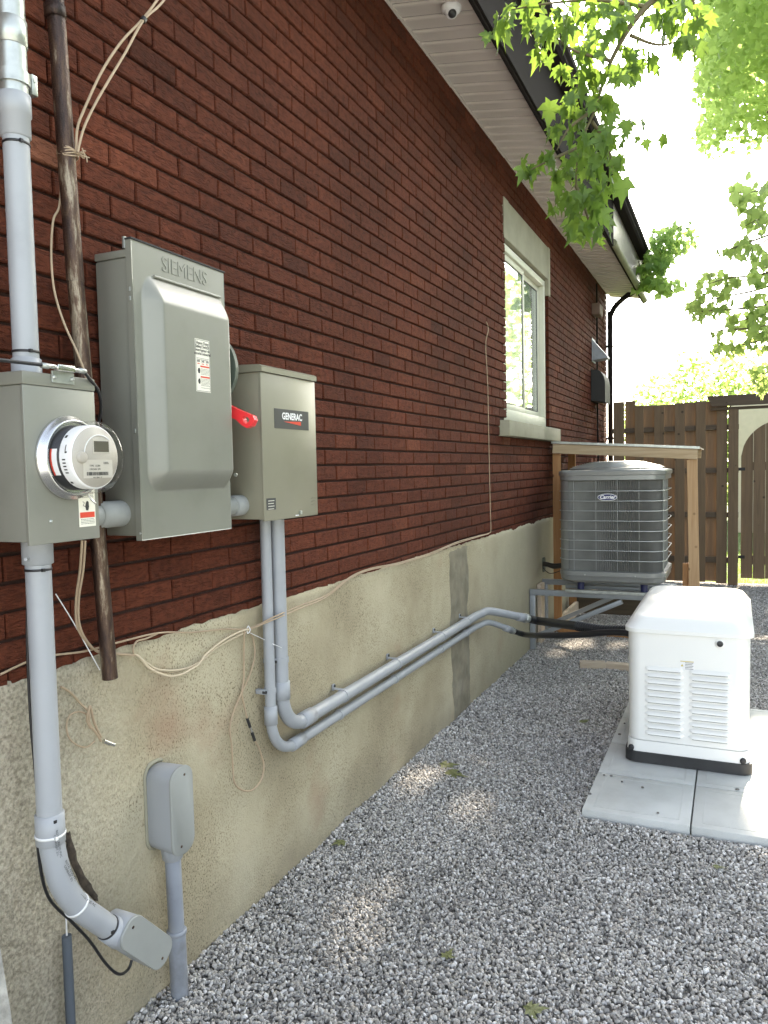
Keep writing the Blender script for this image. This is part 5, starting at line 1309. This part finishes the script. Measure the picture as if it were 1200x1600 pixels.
for pya, pyb in ((664, 672), (731, 739), (800, 808.5), (870, 879)):
    z1_, z0_ = P(1110, pya, FY).z, P(1110, pyb, FY).z
    MB().box((bx_(956), FY+.0008, z0_), (bx_(1154), FY+.0412, z1_), .003).build('rail', 'fence_x', fn)
MB().box((bx_(1137.5), FY-.06, -.02), (bx_(1153.5), FY-.001, P(1145, 640, FY).z), .004).build('post', 'fence', fn)
MB().box((-6.5, FY+.35, .0), (-.05, FY+.38, 2.2)).build('side_panel', 'fence', fn)
ab = thing('gate_arbour', 'dark brown double beam spanning above the gate opening', 'arbour', (2.6, FY, 2.5))
za, zb_ = P(1130, 618, FY-.08).z, P(1130, 634.5, FY-.08).z
x0 = P(1104, 627, FY-.08).x
MB().prism((x0, FY-.065, zb_), (1, 0, 0), (0, 0, 1), [(.065, 0), (2.7, 0), (2.7, za-zb_), (0, za-zb_)], .04).build('beam', 'fence_x', ab)
MB().box((bx_(1110), FY-.060, P(1150, 640, FY).z), (bx_(1110)+2.6, FY+.03, zb_-.012), .003).build('lower_beam', 'fence_x', ab)
MB().box((bx_(1153.5)+1.16, FY-.06, -.02), (bx_(1153.5)+1.27, FY+.03, P(1150, 640, FY).z-.001), .004).build('post', 'fence', ab)
gt_ = thing('garden_gate', 'dark brown board gate with arched top, hung right of the fence post', 'gate', (2.3, FY, .1))
gy_ = FY+.02; g0x = P(1157.5, 780, gy_).x; gw = 1.02; nb = 7
zbase = P(1157, 903, gy_).z; zl = P(1158, 718, gy_).z; zp = P(1200, 675, gy_).z+.16
for i in range(nb):
    x0 = g0x+gw*i/nb+.002; x1 = g0x+gw*(i+1)/nb-.002; b = MB(); pts = []
    def at(x): u = (x-g0x)/gw*2-1; return zl+(zp-zl)*math.sqrt(max(0, 1-u*u))
    top = [(x0+(x1-x0)*k_/5, at(x0+(x1-x0)*k_/5)) for k_ in range(6)]
    yy = gy_-.02 if i % 2 else gy_
    vs = [(x, yy, z) for x, z in [(x0, zbase), (x1, zbase)]+top[::-1]]; n_ = len(vs)
    b.add(vs+[(x, y+.018, z) for x, y, z in vs], [tuple(range(n_)), tuple(range(2*n_-1, n_-1, -1))]+[((i2+1) % n_, i2, n_+i2, n_+(i2+1) % n_) for i2 in range(n_)])
    b.build('board', 'fence', gt_)
for pya, pyb in ((722, 735), (868, 882)):
    MB().box((g0x+.01, gy_+.0185, P(1170, pyb, gy_).z), (g0x+gw-.01, gy_+.055, P(1170, pya, gy_).z), .003).build('rail', 'fence_x', gt_)
for z in (P(1156, 733, FY).z, P(1156, 870, FY).z): MB().box((g0x-.03, gy_-.028, z-.02), (g0x+.05, gy_-.0215, z+.02), .002).build('hinge', 'blackmat', gt_)

# neighbour's garage beyond the fence
ng_ = thing('neighbour_garage', 'pale cream wall seen through the opening above the gate', 'building', (5.0, 21, 0))
MB().box((1.6, 20.0, -.05), (8.0, 25, 3.12)).build('wall', 'stucco', ng_)
MB().box((1.55, 19.95, 3.122), (8.1, 25.1, 3.16)).build('roof', 'roof', ng_)
MB().box((3.9, 19.965, 0), (6.4, 19.998, 2.1), .01).build('door', 'vinyl', ng_)

# ============================================================ FOLIAGE
LEAF = [(0, 0), (.08, -.05), (.27, -.11), (.20, .06), (.33, .10), (.53, .38), (.31, .34), (.24, .40), (.27, .63), (.15, .58), (.085, .74), (0, 1.08)]
def leaf_geo(size, simple=False, fold=.22, curl=.15, rr=random):
    pts = LEAF if not simple else [(0, 0), (.30, -.08), (.55, .33), (.30, .55), (0, 1.0)]
    half = [(x*size, y*size) for x, y in pts]
    out = [(0, size*.30, 0)]
    right = [(x, y, -fold*abs(x)-curl*(y*y)/size+(.05*size*rr.uniform(-1, 1) if x else 0)) for x, y in half]
    left = [(-x, y, -fold*abs(x)-curl*(y*y)/size+(.05*size*rr.uniform(-1, 1) if x else 0)) for x, y in half[1:-1]][::-1]
    ring = right+left; vs = out+ring; n_ = len(ring)
    return vs, [(0, 1+i, 1+(i+1) % n_) for i in range(n_)]
def leaf_matrix(p, tip, nrm):
    tip = Vector(tip).normalized(); nrm = Vector(nrm); nrm = (nrm-tip*nrm.dot(tip)).normalized(); s_ = tip.cross(nrm)
    m_ = Matrix((s_, tip, nrm)).transposed().to_4x4(); m_.translation = p; return m_
fr = random.Random(21)
def rand_orient(rr, droop=.75):
    a = rr.uniform(0, 2*math.pi); tip = Vector((math.cos(a)*(1-droop)+rr.uniform(-.3, .3), math.sin(a)*(1-droop)+rr.uniform(-.3, .3), -droop+rr.uniform(-.25, .25)))
    n_ = Vector((rr.uniform(-1, 1), rr.uniform(-1, 1), rr.uniform(-.2, 1.2))); return tip, n_

# --- near maple: trunk beside the yard on the right, limb reaching in over the top of the picture
mp_ = thing('maple_tree', 'leafy maple whose branch hangs into the top right of the picture before the eaves', 'tree', (4.6, 4.4, 0))
MB().tube(spline([(4.6, 4.4, -.1), (4.62, 4.42, 1.2), (4.55, 4.4, 2.6), (4.35, 4.3, 4.0), (4.3, 4.2, 5.6)], 6), [.20-.0045*i for i in range(25)], 14).build('trunk', 'bark', mp_)
DN = 2.95
limb = [Vector((4.5, 4.4, 3.0)), Vector((3.6, 3.9, 3.6)), P(1240, -160, 3.3), P(1110, -60, 3.1), P(1010, 10, DN), P(955, 95, DN), P(930, 170, DN), P(905, 230, DN-.05), P(900, 290, DN-.05)]
b = MB(); sl_ = spline(limb, 6); n_ = len(sl_); b.tube(sl_, [.045*(1-i/n_)**2.6+.0035 for i in range(n_)], 8)
tw = [[P(1010, 10, DN), P(930, 0, DN-.1), P(860, 5, DN-.15), P(800, 15, DN-.15)], [P(985, 55, DN), P(1030, 70, DN+.1), P(1075, 60, DN+.15)], [P(955, 95, DN), P(900, 80, DN-.1), P(870, 60, DN-.1)],
      [P(930, 170, DN), P(890, 200, DN-.1), P(870, 235, DN-.1)], [P(905, 230, DN), P(860, 250, DN-.1), P(830, 265, DN-.1)], [P(925, 190, DN), P(950, 230, DN+.1), P(958, 270, DN+.1)], [P(1075, -30, DN+.1), P(1090, 40, DN+.2), P(1080, 90, DN+.2)], [P(900, 290, DN-.05), P(915, 330, DN-.05), P(925, 365, DN-.05)]]
for t in tw: s2 = spline(t, 6); b.tube(s2, [.006*(1-i/len(s2))+.0016 for i in range(len(s2))], 5)
b.build('branch', 'twig', mp_)
lmesh = []
for i in range(12):
    v, f = leaf_geo(1.0, rr=fr, fold=fr.uniform(.1, .4), curl=fr.uniform(.05, .3)); me = bpy.data.meshes.new('leaf'); me.from_pydata(v, [], f); me.polygons.foreach_set('use_smooth', [True]*len(f)); me.materials.append(MT['leaf']); lmesh.append(me)
blobs = [(780, 22, 22, 7, 1.1), (775, 55, 14, 3, 1.3), (830, 30, 30, 14, 1.1), (870, 45, 28, 14, 1.1), (905, 25, 32, 18, 1.1), (850, 85, 16, 4, 1.1), (950, 35, 30, 16, 1), (990, 20, 30, 14, 1), (1040, 15, 30, 13, 1.1), (1085, 20, 24, 9, 1.1),
         (1060, 60, 24, 8, 1.1), (1085, 75, 18, 5, 1.2), (960, 100, 28, 12, 1), (920, 85, 22, 8, 1), (915, 130, 24, 9, 1), (1000, 95, 24, 9, 1.), (880, 115, 14, 3, 1.1), (905, 170, 24, 9, 1), (945, 165, 24, 9, 1), (875, 165, 16, 3, 1.1), (985, 120, 18, 4, 1),
         (935, 215, 24, 9, 1), (960, 215, 20, 6, .9), (900, 205, 20, 6, 1), (870, 205, 16, 4, .95), (880, 250, 24, 9, .95), (845, 255, 20, 6, .95), (825, 262, 14, 4, .9), (920, 260, 26, 11, 1), (950, 255, 22, 8, 1), (895, 290, 28, 13, 1), (935, 295, 24, 9, 1), (965, 285, 14, 3, 1),
         (880, 330, 24, 8, 1), (915, 330, 26, 11, 1.05), (940, 340, 20, 7, 1), (905, 365, 16, 4, 1.1), (925, 365, 16, 4, 1.05), (955, 245, 18, 5, .9), (1005, 225, 10, 2, .8), (1035, 225, 12, 3, .8), (990, 195, 12, 2, .8)]
cnt = 0; stv = MB(); total = []
for (px_, py_, rad, n_, sc3) in blobs:
    for i in range(int(n_*1.0)+1):
        a = fr.uniform(0, 6.283); q = math.sqrt(fr.random())*rad
        Y_ = DN+fr.uniform(-.22, .22)+(.15 if px_ > 1000 else 0)
        total.append((P(px_+q*math.cos(a), py_-8+q*math.sin(a), Y_), sc3*fr.uniform(.045, .092)))
for (p_, s_) in total:
    tip, n2 = rand_orient(fr, .72)
    m_ = leaf_matrix(p_, tip, n2) @ Matrix.Diagonal((s_, s_, s_, 1))
    if cnt < 296:
        o = bpy.data.objects.new('leaf', fr.choice(lmesh)); C.objects.link(o); o.parent = mp_
        o.matrix_local = Matrix.Translation(-WL[mp_.name]) @ m_; cnt += 1
    else:
        v, f = leaf_geo(1.0, rr=fr); stv.add([m_ @ Vector(q) for q in v], f, True)
# crown above and to the right, outside the picture
for i in range(1500):
    c_ = Vector((4.4, 4.3, 6.2)); d_ = Vector((fr.gauss(0, 1), fr.gauss(0, 1), fr.gauss(0, 1))).normalized()*(fr.random()**.45)
    p_ = c_+Vector((d_.x*2.2, d_.y*3.0, d_.z*2.0))
    x, y, k_ = proj(p_)
    if k_ > 0 and -30 < x < 1230 and -30 < y < 1600: continue
    s_ = fr.uniform(.10, .16); tip, n2 = rand_orient(fr, .5); m_ = leaf_matrix(p_, tip, n2)
    v, f = leaf_geo(s_, True, rr=fr); stv.add([m_ @ Vector(q) for q in v], f, True)
if stv.v: stv.build('foliage', 'leaf', mp_)['kind'] = 'stuff'
b = MB()
for i in range(9):
    e_ = Vector((4.4, 4.3, 6.2))+Vector((fr.uniform(-1.2, 1.8), fr.uniform(-2.2, 2.2), fr.uniform(-.8, 1.6)))
    s2 = spline([(4.35, 4.3, 3.6+.2*i), Vector((4.35, 4.3, 4.6)).lerp(e_, .5), e_], 5); b.tube(s2, [.06*(1-k_/len(s2))+.008 for k_ in range(len(s2))], 6)
b.build('limb', 'bark', mp_)

# --- the tall maple beyond the fence whose crown shades the yard
bt = thing('tall_maple_tree', 'tall pale green sunlit maple rising beyond the gate at the right edge', 'tree', (5.2, 19.0, 0))
MB().tube(spline([(5.2, 19, -.1), (5.2, 19, 3), (5.0, 19, 7), (4.6, 19, 12)], 6), [.34-.012*i for i in range(19)], 14).build('trunk', 'bark', bt)
gaps = []   # lit places: (point, radius across, radius along)
def gap(p, ra, rb3): 
    p = Vector(p); gaps.append((p.x-p.z*SUN.x/SUN.z, p.y-p.z*SUN.y/SUN.z, ra, rb3))
for px_, py_, ra, rb3 in ((660, 1222, .08, .17), (630, 1248, .05, .08), (725, 1272, .06, .09), (748, 1302, .05, .04), (562, 1415, .06, .05), (545, 1438, .03, .05), (520, 1470, .03, .04), (545, 1500, .05, .05), (850, 1268, .05, .02), (970, 1442, .04, .03), (970, 1440, .02, .03), (900, 1010, .12, .20), (870, 1022, .10, .10), (965, 1012, .10, .10)):
    gap(G(px_, py_), ra, rb3)
gap((1.50, 4.95, .85), .22, .55); gap((2.05, 4.35, .06), .40, .9); gap((1.80, 3.72, .06), .05, .20)
for y_, z_ in ((6.63, .71), (6.5, .6), (6.3, .5), (6.15, .38)): gap((.0, y_, z_), .02, .05)
for y_, z_ in ((10.6, 3.15), (10.3, 2.95), (10.1, 2.35), (9.95, 2.2)): gap((.0, y_, z_), .03, .12)
gap((.0, 7.35, 1.2), .03, .10); gap((.0, 7.3, 1.1), .03, .06); gap((.60, 6.5, 1.56), .25, .05); gap((.25, 11.2, 3.95), .3, .5); gap((.9, 7.0, 1.68), .2, .3); gap((1.0, 8.0, 1.8), .3, .4)
fo = MB(); cntl = 0
KX, KY = SUN.x/SUN.z, SUN.y/SUN.z
sr = random.Random(77)
def lit(X_, Y_, m_=.0):
    for gx, gy, ra, rb3 in gaps:
        if ((X_-gx)/(ra+m_))**2+((Y_-gy)/(rb3+m_*1.5))**2 < 1: return True
    return False
for i in range(80000):
    X_ = sr.uniform(-.75, 2.9); Y_ = sr.uniform(-4.5, 7.55); z_ = sr.uniform(9.0, 13.5)
    if lit(X_, Y_, .05+.05*nz(X_*9, Y_*7)): continue
    p_ = Vector((X_+KX*z_, Y_+KY*z_, z_)); x, y, k_ = proj(p_)
    edge = 1092+18*nz(y*.012, 3)+14*nz(y*.05, 8)
    if y > -20 and (x < edge): continue
    if y > 270 and (x < 1120 or sr.random() < .35): continue
    if Y_ < .3 and X_ > .2 and sr.random() < .6: continue
    if Y_ < -1.5 and X_ > .3: continue
    cntl += 1
    if cntl > 17000: break
    s_ = sr.uniform(.10, .165); tip, n2 = rand_orient(sr, .3); n2 = (n2*.5+SUN*sr.uniform(.3, 1.2)); m_ = leaf_matrix(p_, tip, n2)
    v, f = leaf_geo(s_, True, rr=sr); fo.add([m_ @ Vector(q) for q in v], f, True)
# the rest of the crown, seen at the right edge
for i in range(8500):
    d_ = Vector((sr.gauss(0, 1), sr.gauss(0, 1), sr.gauss(0, 1))).normalized()*(sr.random()**.5)
    p_ = Vector((5.6+d_.x*3.3, 19+d_.y*3.5, 7.9+d_.z*4.6)); X_, Y_ = p_.x-KX*p_.z, p_.y-KY*p_.z
    if lit(X_, Y_, .1): continue
    x, y, k_ = proj(p_)
    if -10 < y < 520 and x < 1108+35*nz(y*.01, 5): continue
    s_ = sr.uniform(.09, .15); tip, n2 = rand_orient(sr, .4); m_ = leaf_matrix(p_, tip, n2)
    v, f = leaf_geo(s_, True, rr=sr); fo.add([m_ @ Vector(q) for q in v], f, True)
print('shade leaves', cntl)
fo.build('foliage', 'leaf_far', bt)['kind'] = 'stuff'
b = MB()
for i in range(12):
    a0 = Vector((5.2, 19, 3.5+.6*i)); e_ = a0+Vector((sr.uniform(-3.0, 2.4), sr.uniform(-3, 3), sr.uniform(.8, 3.0))); s2 = spline([a0, a0.lerp(e_, .5)+Vector((0, 0, .3)), e_], 5)
    b.tube(s2, [.10*(1-k_/len(s2))+.012 for k_ in range(len(s2))], 7)
b.build('limb', 'bark', bt)

# --- a second crown farther off to the right, mirrored in the window
ft = thing('spreading_tree', 'broad leafy tree standing far behind the fence to the right of the gate', 'tree', (8.2, 31, 0)); rr = random.Random(99); b = MB()
for i in range(5200):
    d_ = Vector((rr.gauss(0, 1), rr.gauss(0, 1), rr.gauss(0, 1))).normalized()*(rr.random()**.4)
    p_ = Vector((8.4+d_.x*3.6, 31+d_.y*5, 7+d_.z*5.2)); x, y, k_ = proj(p_)
    if x < 1150: continue
    s_ = rr.uniform(.16, .26); tip, n2 = rand_orient(rr, .3); m_ = leaf_matrix(p_, tip, n2); v, f = leaf_geo(s_, True, rr=rr); b.add([m_ @ Vector(q) for q in v], f, True)
b.build('foliage', 'leaf_far', ft)['kind'] = 'stuff'
MB().tube(spline([(8.2, 31, -.1), (8.2, 31, 3), (8.4, 31, 7)], 6), [.32-.012*i for i in range(13)], 12).build('trunk', 'bark', ft)

# --- middle-distance sprays of leaves at the right
def spray_tree(name, label, root, sprays, Yc, lsize, matn, seed, group=None, trunk=None):
    t = thing(name, label, 'tree', root, group); rr = random.Random(seed)
    b = MB(); n0 = Vector(root)
    if trunk: MB().tube(spline(trunk, 6), [.09-.002*i for i in range(6*(len(trunk)-1)+1)], 10).build('trunk', 'bark', t)
    lm = []
    for i in range(6):
        v, f = leaf_geo(1.0, rr=rr); me = bpy.data.meshes.new('leaf'); me.from_pydata(v, [], f); me.materials.append(MT[matn]); me.polygons.foreach_set('use_smooth', [True]*len(f)); lm.append(me)
    k = 0; hub = Vector(trunk[-1]) if trunk else n0
    rest_ = MB()
    for (px_, py_, rx, ry, n_) in sprays:
        c_ = P(px_, py_, Yc+rr.uniform(-.3, .3)); s2 = spline([hub, P(1290, py_-60-rr.uniform(0, 40), Yc+.2), P(1215, py_-14-rr.uniform(0, 16), Yc), P(px_+rx*.5, py_-4, Yc), c_, P(px_-rx*.6, py_+ry*.4, Yc)], 6)
        b.tube(s2, [.016*(1-i/len(s2))**1.5+.0025 for i in range(len(s2))], 5)
        for i in range(n_):
            a = rr.uniform(0, 6.283); q = math.sqrt(rr.random()); p_ = P(px_+rx*q*math.cos(a), py_+ry*q*math.sin(a), Yc+rr.uniform(-.35, .35))
            s_ = lsize*rr.uniform(.7, 1.25); tip, n2 = rand_orient(rr, .6); m_ = leaf_matrix(p_, tip, n2) @ Matrix.Diagonal((s_, s_, s_, 1))
            if k < 290:
                o = bpy.data.objects.new('leaf', rr.choice(lm)); C.objects.link(o); o.parent = t; o.matrix_local = Matrix.Translation(-n0) @ m_; k += 1
            else:
                v, f = leaf_geo(1.0, True, rr=rr); rest_.add([m_ @ Vector(q2) for q2 in v], f, True)
    b.build('branch', 'twig', t)
    if rest_.v: rest_.build('foliage', matn, t)['kind'] = 'stuff'
    return t
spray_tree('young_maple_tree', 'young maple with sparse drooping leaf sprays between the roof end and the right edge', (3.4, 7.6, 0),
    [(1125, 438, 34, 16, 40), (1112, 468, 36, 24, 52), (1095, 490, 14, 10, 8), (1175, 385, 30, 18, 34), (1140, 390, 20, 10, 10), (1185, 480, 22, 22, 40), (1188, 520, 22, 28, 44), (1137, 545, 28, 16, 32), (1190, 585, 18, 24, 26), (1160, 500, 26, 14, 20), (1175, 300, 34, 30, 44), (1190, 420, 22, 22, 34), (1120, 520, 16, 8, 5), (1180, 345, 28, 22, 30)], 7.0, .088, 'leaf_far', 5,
    trunk=[(3.4, 7.6, -.1), (3.45, 7.6, 1.5), (3.4, 7.5, 3.0), (3.2, 7.4, 4.2)])
# --- shrub tree beyond the fence
st_ = thing('distant_shrub', 'rounded pale green bush showing just over the brown fence', 'shrub', (1.0, 24, 0)); rr = random.Random(8); b = MB()
for i in range(8000):
    d_ = Vector((rr.gauss(0, 1), rr.gauss(0, 1), rr.gauss(0, 1))).normalized()*(rr.random()**.4)
    p_ = Vector((1.3+d_.x*2.9, 24+d_.y*1.8, 2.5+d_.z*(2.3+.6*nz(d_.x*3, d_.y*3, 1))))
    s_ = rr.uniform(.09, .15); tip, n2 = rand_orient(rr, .3); m_ = leaf_matrix(p_, tip, n2); v, f = leaf_geo(s_, True, rr=rr); b.add([m_ @ Vector(q) for q in v], f, True)
b.build('foliage', 'leaf_far', st_)['kind'] = 'stuff'
MB().tube(spline([(.95, 24, -.1), (.95, 24, 1.2), (1.1, 24, 2.6)], 5), [.12-.008*i for i in range(11)], 9).build('trunk', 'bark', st_)
# --- vine over the gutter end
vn = thing('climbing_vine', 'dark green climbing vine bunched over the far end of the gutter and downspout', 'climbing plant', (.55, 11.3, 4.2)); rr = random.Random(15)
lm = []
for i in range(6):
    v, f = leaf_geo(1.0, rr=rr); me = bpy.data.meshes.new('leaf'); me.from_pydata(v, [], f); me.materials.append(MT['vine']); lm.append(me)
k_ = 0; rest_ = MB()
for (px_, py_, rx, ry, n_) in ((1030, 400, 22, 20, 150), (1040, 370, 26, 16, 90), (1065, 355, 20, 14, 40), (1022, 430, 20, 20, 110), (1010, 445, 22, 10, 40), (1050, 445, 26, 9, 36), (1000, 420, 8, 8, 8), (1062, 385, 16, 12, 36), (1085, 370, 12, 14, 12), (985, 420, 8, 8, 6), (1040, 458, 14, 5, 16)):
    for i in range(n_):
        a = rr.uniform(0, 6.283); q = math.sqrt(rr.random()); p_ = P(px_+rx*q*math.cos(a), py_+ry*q*math.sin(a), 10.9+rr.uniform(-.3, .3))
        s_ = rr.uniform(.07, .115); tip, n2 = rand_orient(rr, .5); m_ = leaf_matrix(p_, tip, n2) @ Matrix.Diagonal((s_, s_, s_, 1))
        if k_ < 296: o = bpy.data.objects.new('leaf', rr.choice(lm)); C.objects.link(o); o.parent = vn; o.matrix_local = Matrix.Translation(-WL[vn.name]) @ m_; k_ += 1
        else: v, f = leaf_geo(1.0, True, rr=rr); rest_.add([m_ @ Vector(q2) for q2 in v], f, True)
rest_.build('foliage', 'vine', vn)['kind'] = 'stuff'
b = MB()
for t in ([(P(960, 474, 11.3)), P(980, 466, 11.2), P(1000, 452, 11.0), P(1010, 440, 10.9)], [P(1035, 456, 10.9), P(1040, 420, 10.9), P(1030, 380, 10.9), P(1070, 350, 10.9)], [P(975, 408, 10.9), P(990, 430, 10.9), P(1005, 447, 10.9), P(1030, 452, 10.9)]):
    b.tube(spline(t, 5), .008, 5)
b.build('stem', 'bark', vn)

# --- hedge along the right side of the yard (just outside the picture, mirrored in the window and the enamel)
hg = thing('hedge', 'tall green hedge along the right side of the yard', 'hedge', (6.6, 6, 0)); b = MB(); rr = random.Random(61)
for i in range(26000):
    y_ = rr.uniform(1.5, 24); top_ = 5.6+1.2*nz(y_*.5, 2)-max(0, 4-y_)*1.2
    p_ = Vector((6.9+abs(rr.gauss(0, .5))+.5*nz(y_*.8, i*.001), y_, rr.uniform(0, top_))); s_ = rr.uniform(.13, .22); tip, n2 = rand_orient(rr, .3); n2.x -= 1; m_ = leaf_matrix(p_, tip, n2)
    v, f = leaf_geo(s_, True, rr=rr); b.add([m_ @ Vector(q) for q in v], f, True)
b.build('foliage', 'leaf', hg)['kind'] = 'stuff'

# --- lawn grass beyond the gate
b = MB(); rr = random.Random(31)
for i in range(7000):
    x = rr.uniform(1.2, 3.6); y = FY+rr.uniform(.12, 4.5); h = rr.uniform(.03, .07); a = rr.uniform(0, 6.28); w_ = .004
    b.add([(x-w_*math.cos(a), y-w_*math.sin(a), -.03), (x+w_*math.cos(a), y+w_*math.sin(a), -.03), (x+rr.uniform(-.02, .02), y+rr.uniform(-.02, .02), -.03+h)], [(0, 1, 2)])
tag(b.build('grass', 'grass'), 'short green lawn grass beyond the gate', 'grass', kind='stuff')

# --- fallen leaves on the gravel
fl = [(690, 1196, .10, 'small yellow green fallen leaf on the gravel, upper of the pair near the foundation'), (697, 1206, .13, 'larger olive fallen leaf on the gravel, lower of the pair near the foundation'),
      (537, 1313, .07, 'yellow green fallen leaf on the gravel close to the parged wall'), (695, 1495, .055, 'tiny green fallen leaf alone on the open gravel'),
      (905, 1127, .08, 'pale curled fallen leaf on the gravel left of the generator'), (955, 1108, .05, 'small yellow fallen leaf on the gravel just left of the generator'),
      (1018, 1288, .06, 'green weed leaf at the near edge of the left slab'), (1068, 1300, .07, 'brown dry leaf at the near edge of the slabs below the joint'), (1115, 1352, .05, 'tiny olive fallen leaf on the gravel below the right slab'), (822, 1577, .07, 'tan dry leaf on the gravel near the bottom edge')]
for px_, py_, s_, lab_ in fl:
    p_ = G(px_, py_, .016); v, f = leaf_geo(s_, rr=rr, fold=.1, curl=.05); a = rr.uniform(0, 6.28)
    m_ = leaf_matrix(p_, (math.cos(a), math.sin(a), .05), (rr.uniform(-.2, .2), rr.uniform(-.2, .2), 1))
    tag(MB().add([m_ @ Vector(q) for q in v], f, True).build('fallen_leaf', 'fallen'), lab_, 'leaf', 'fallen leaves on the gravel')
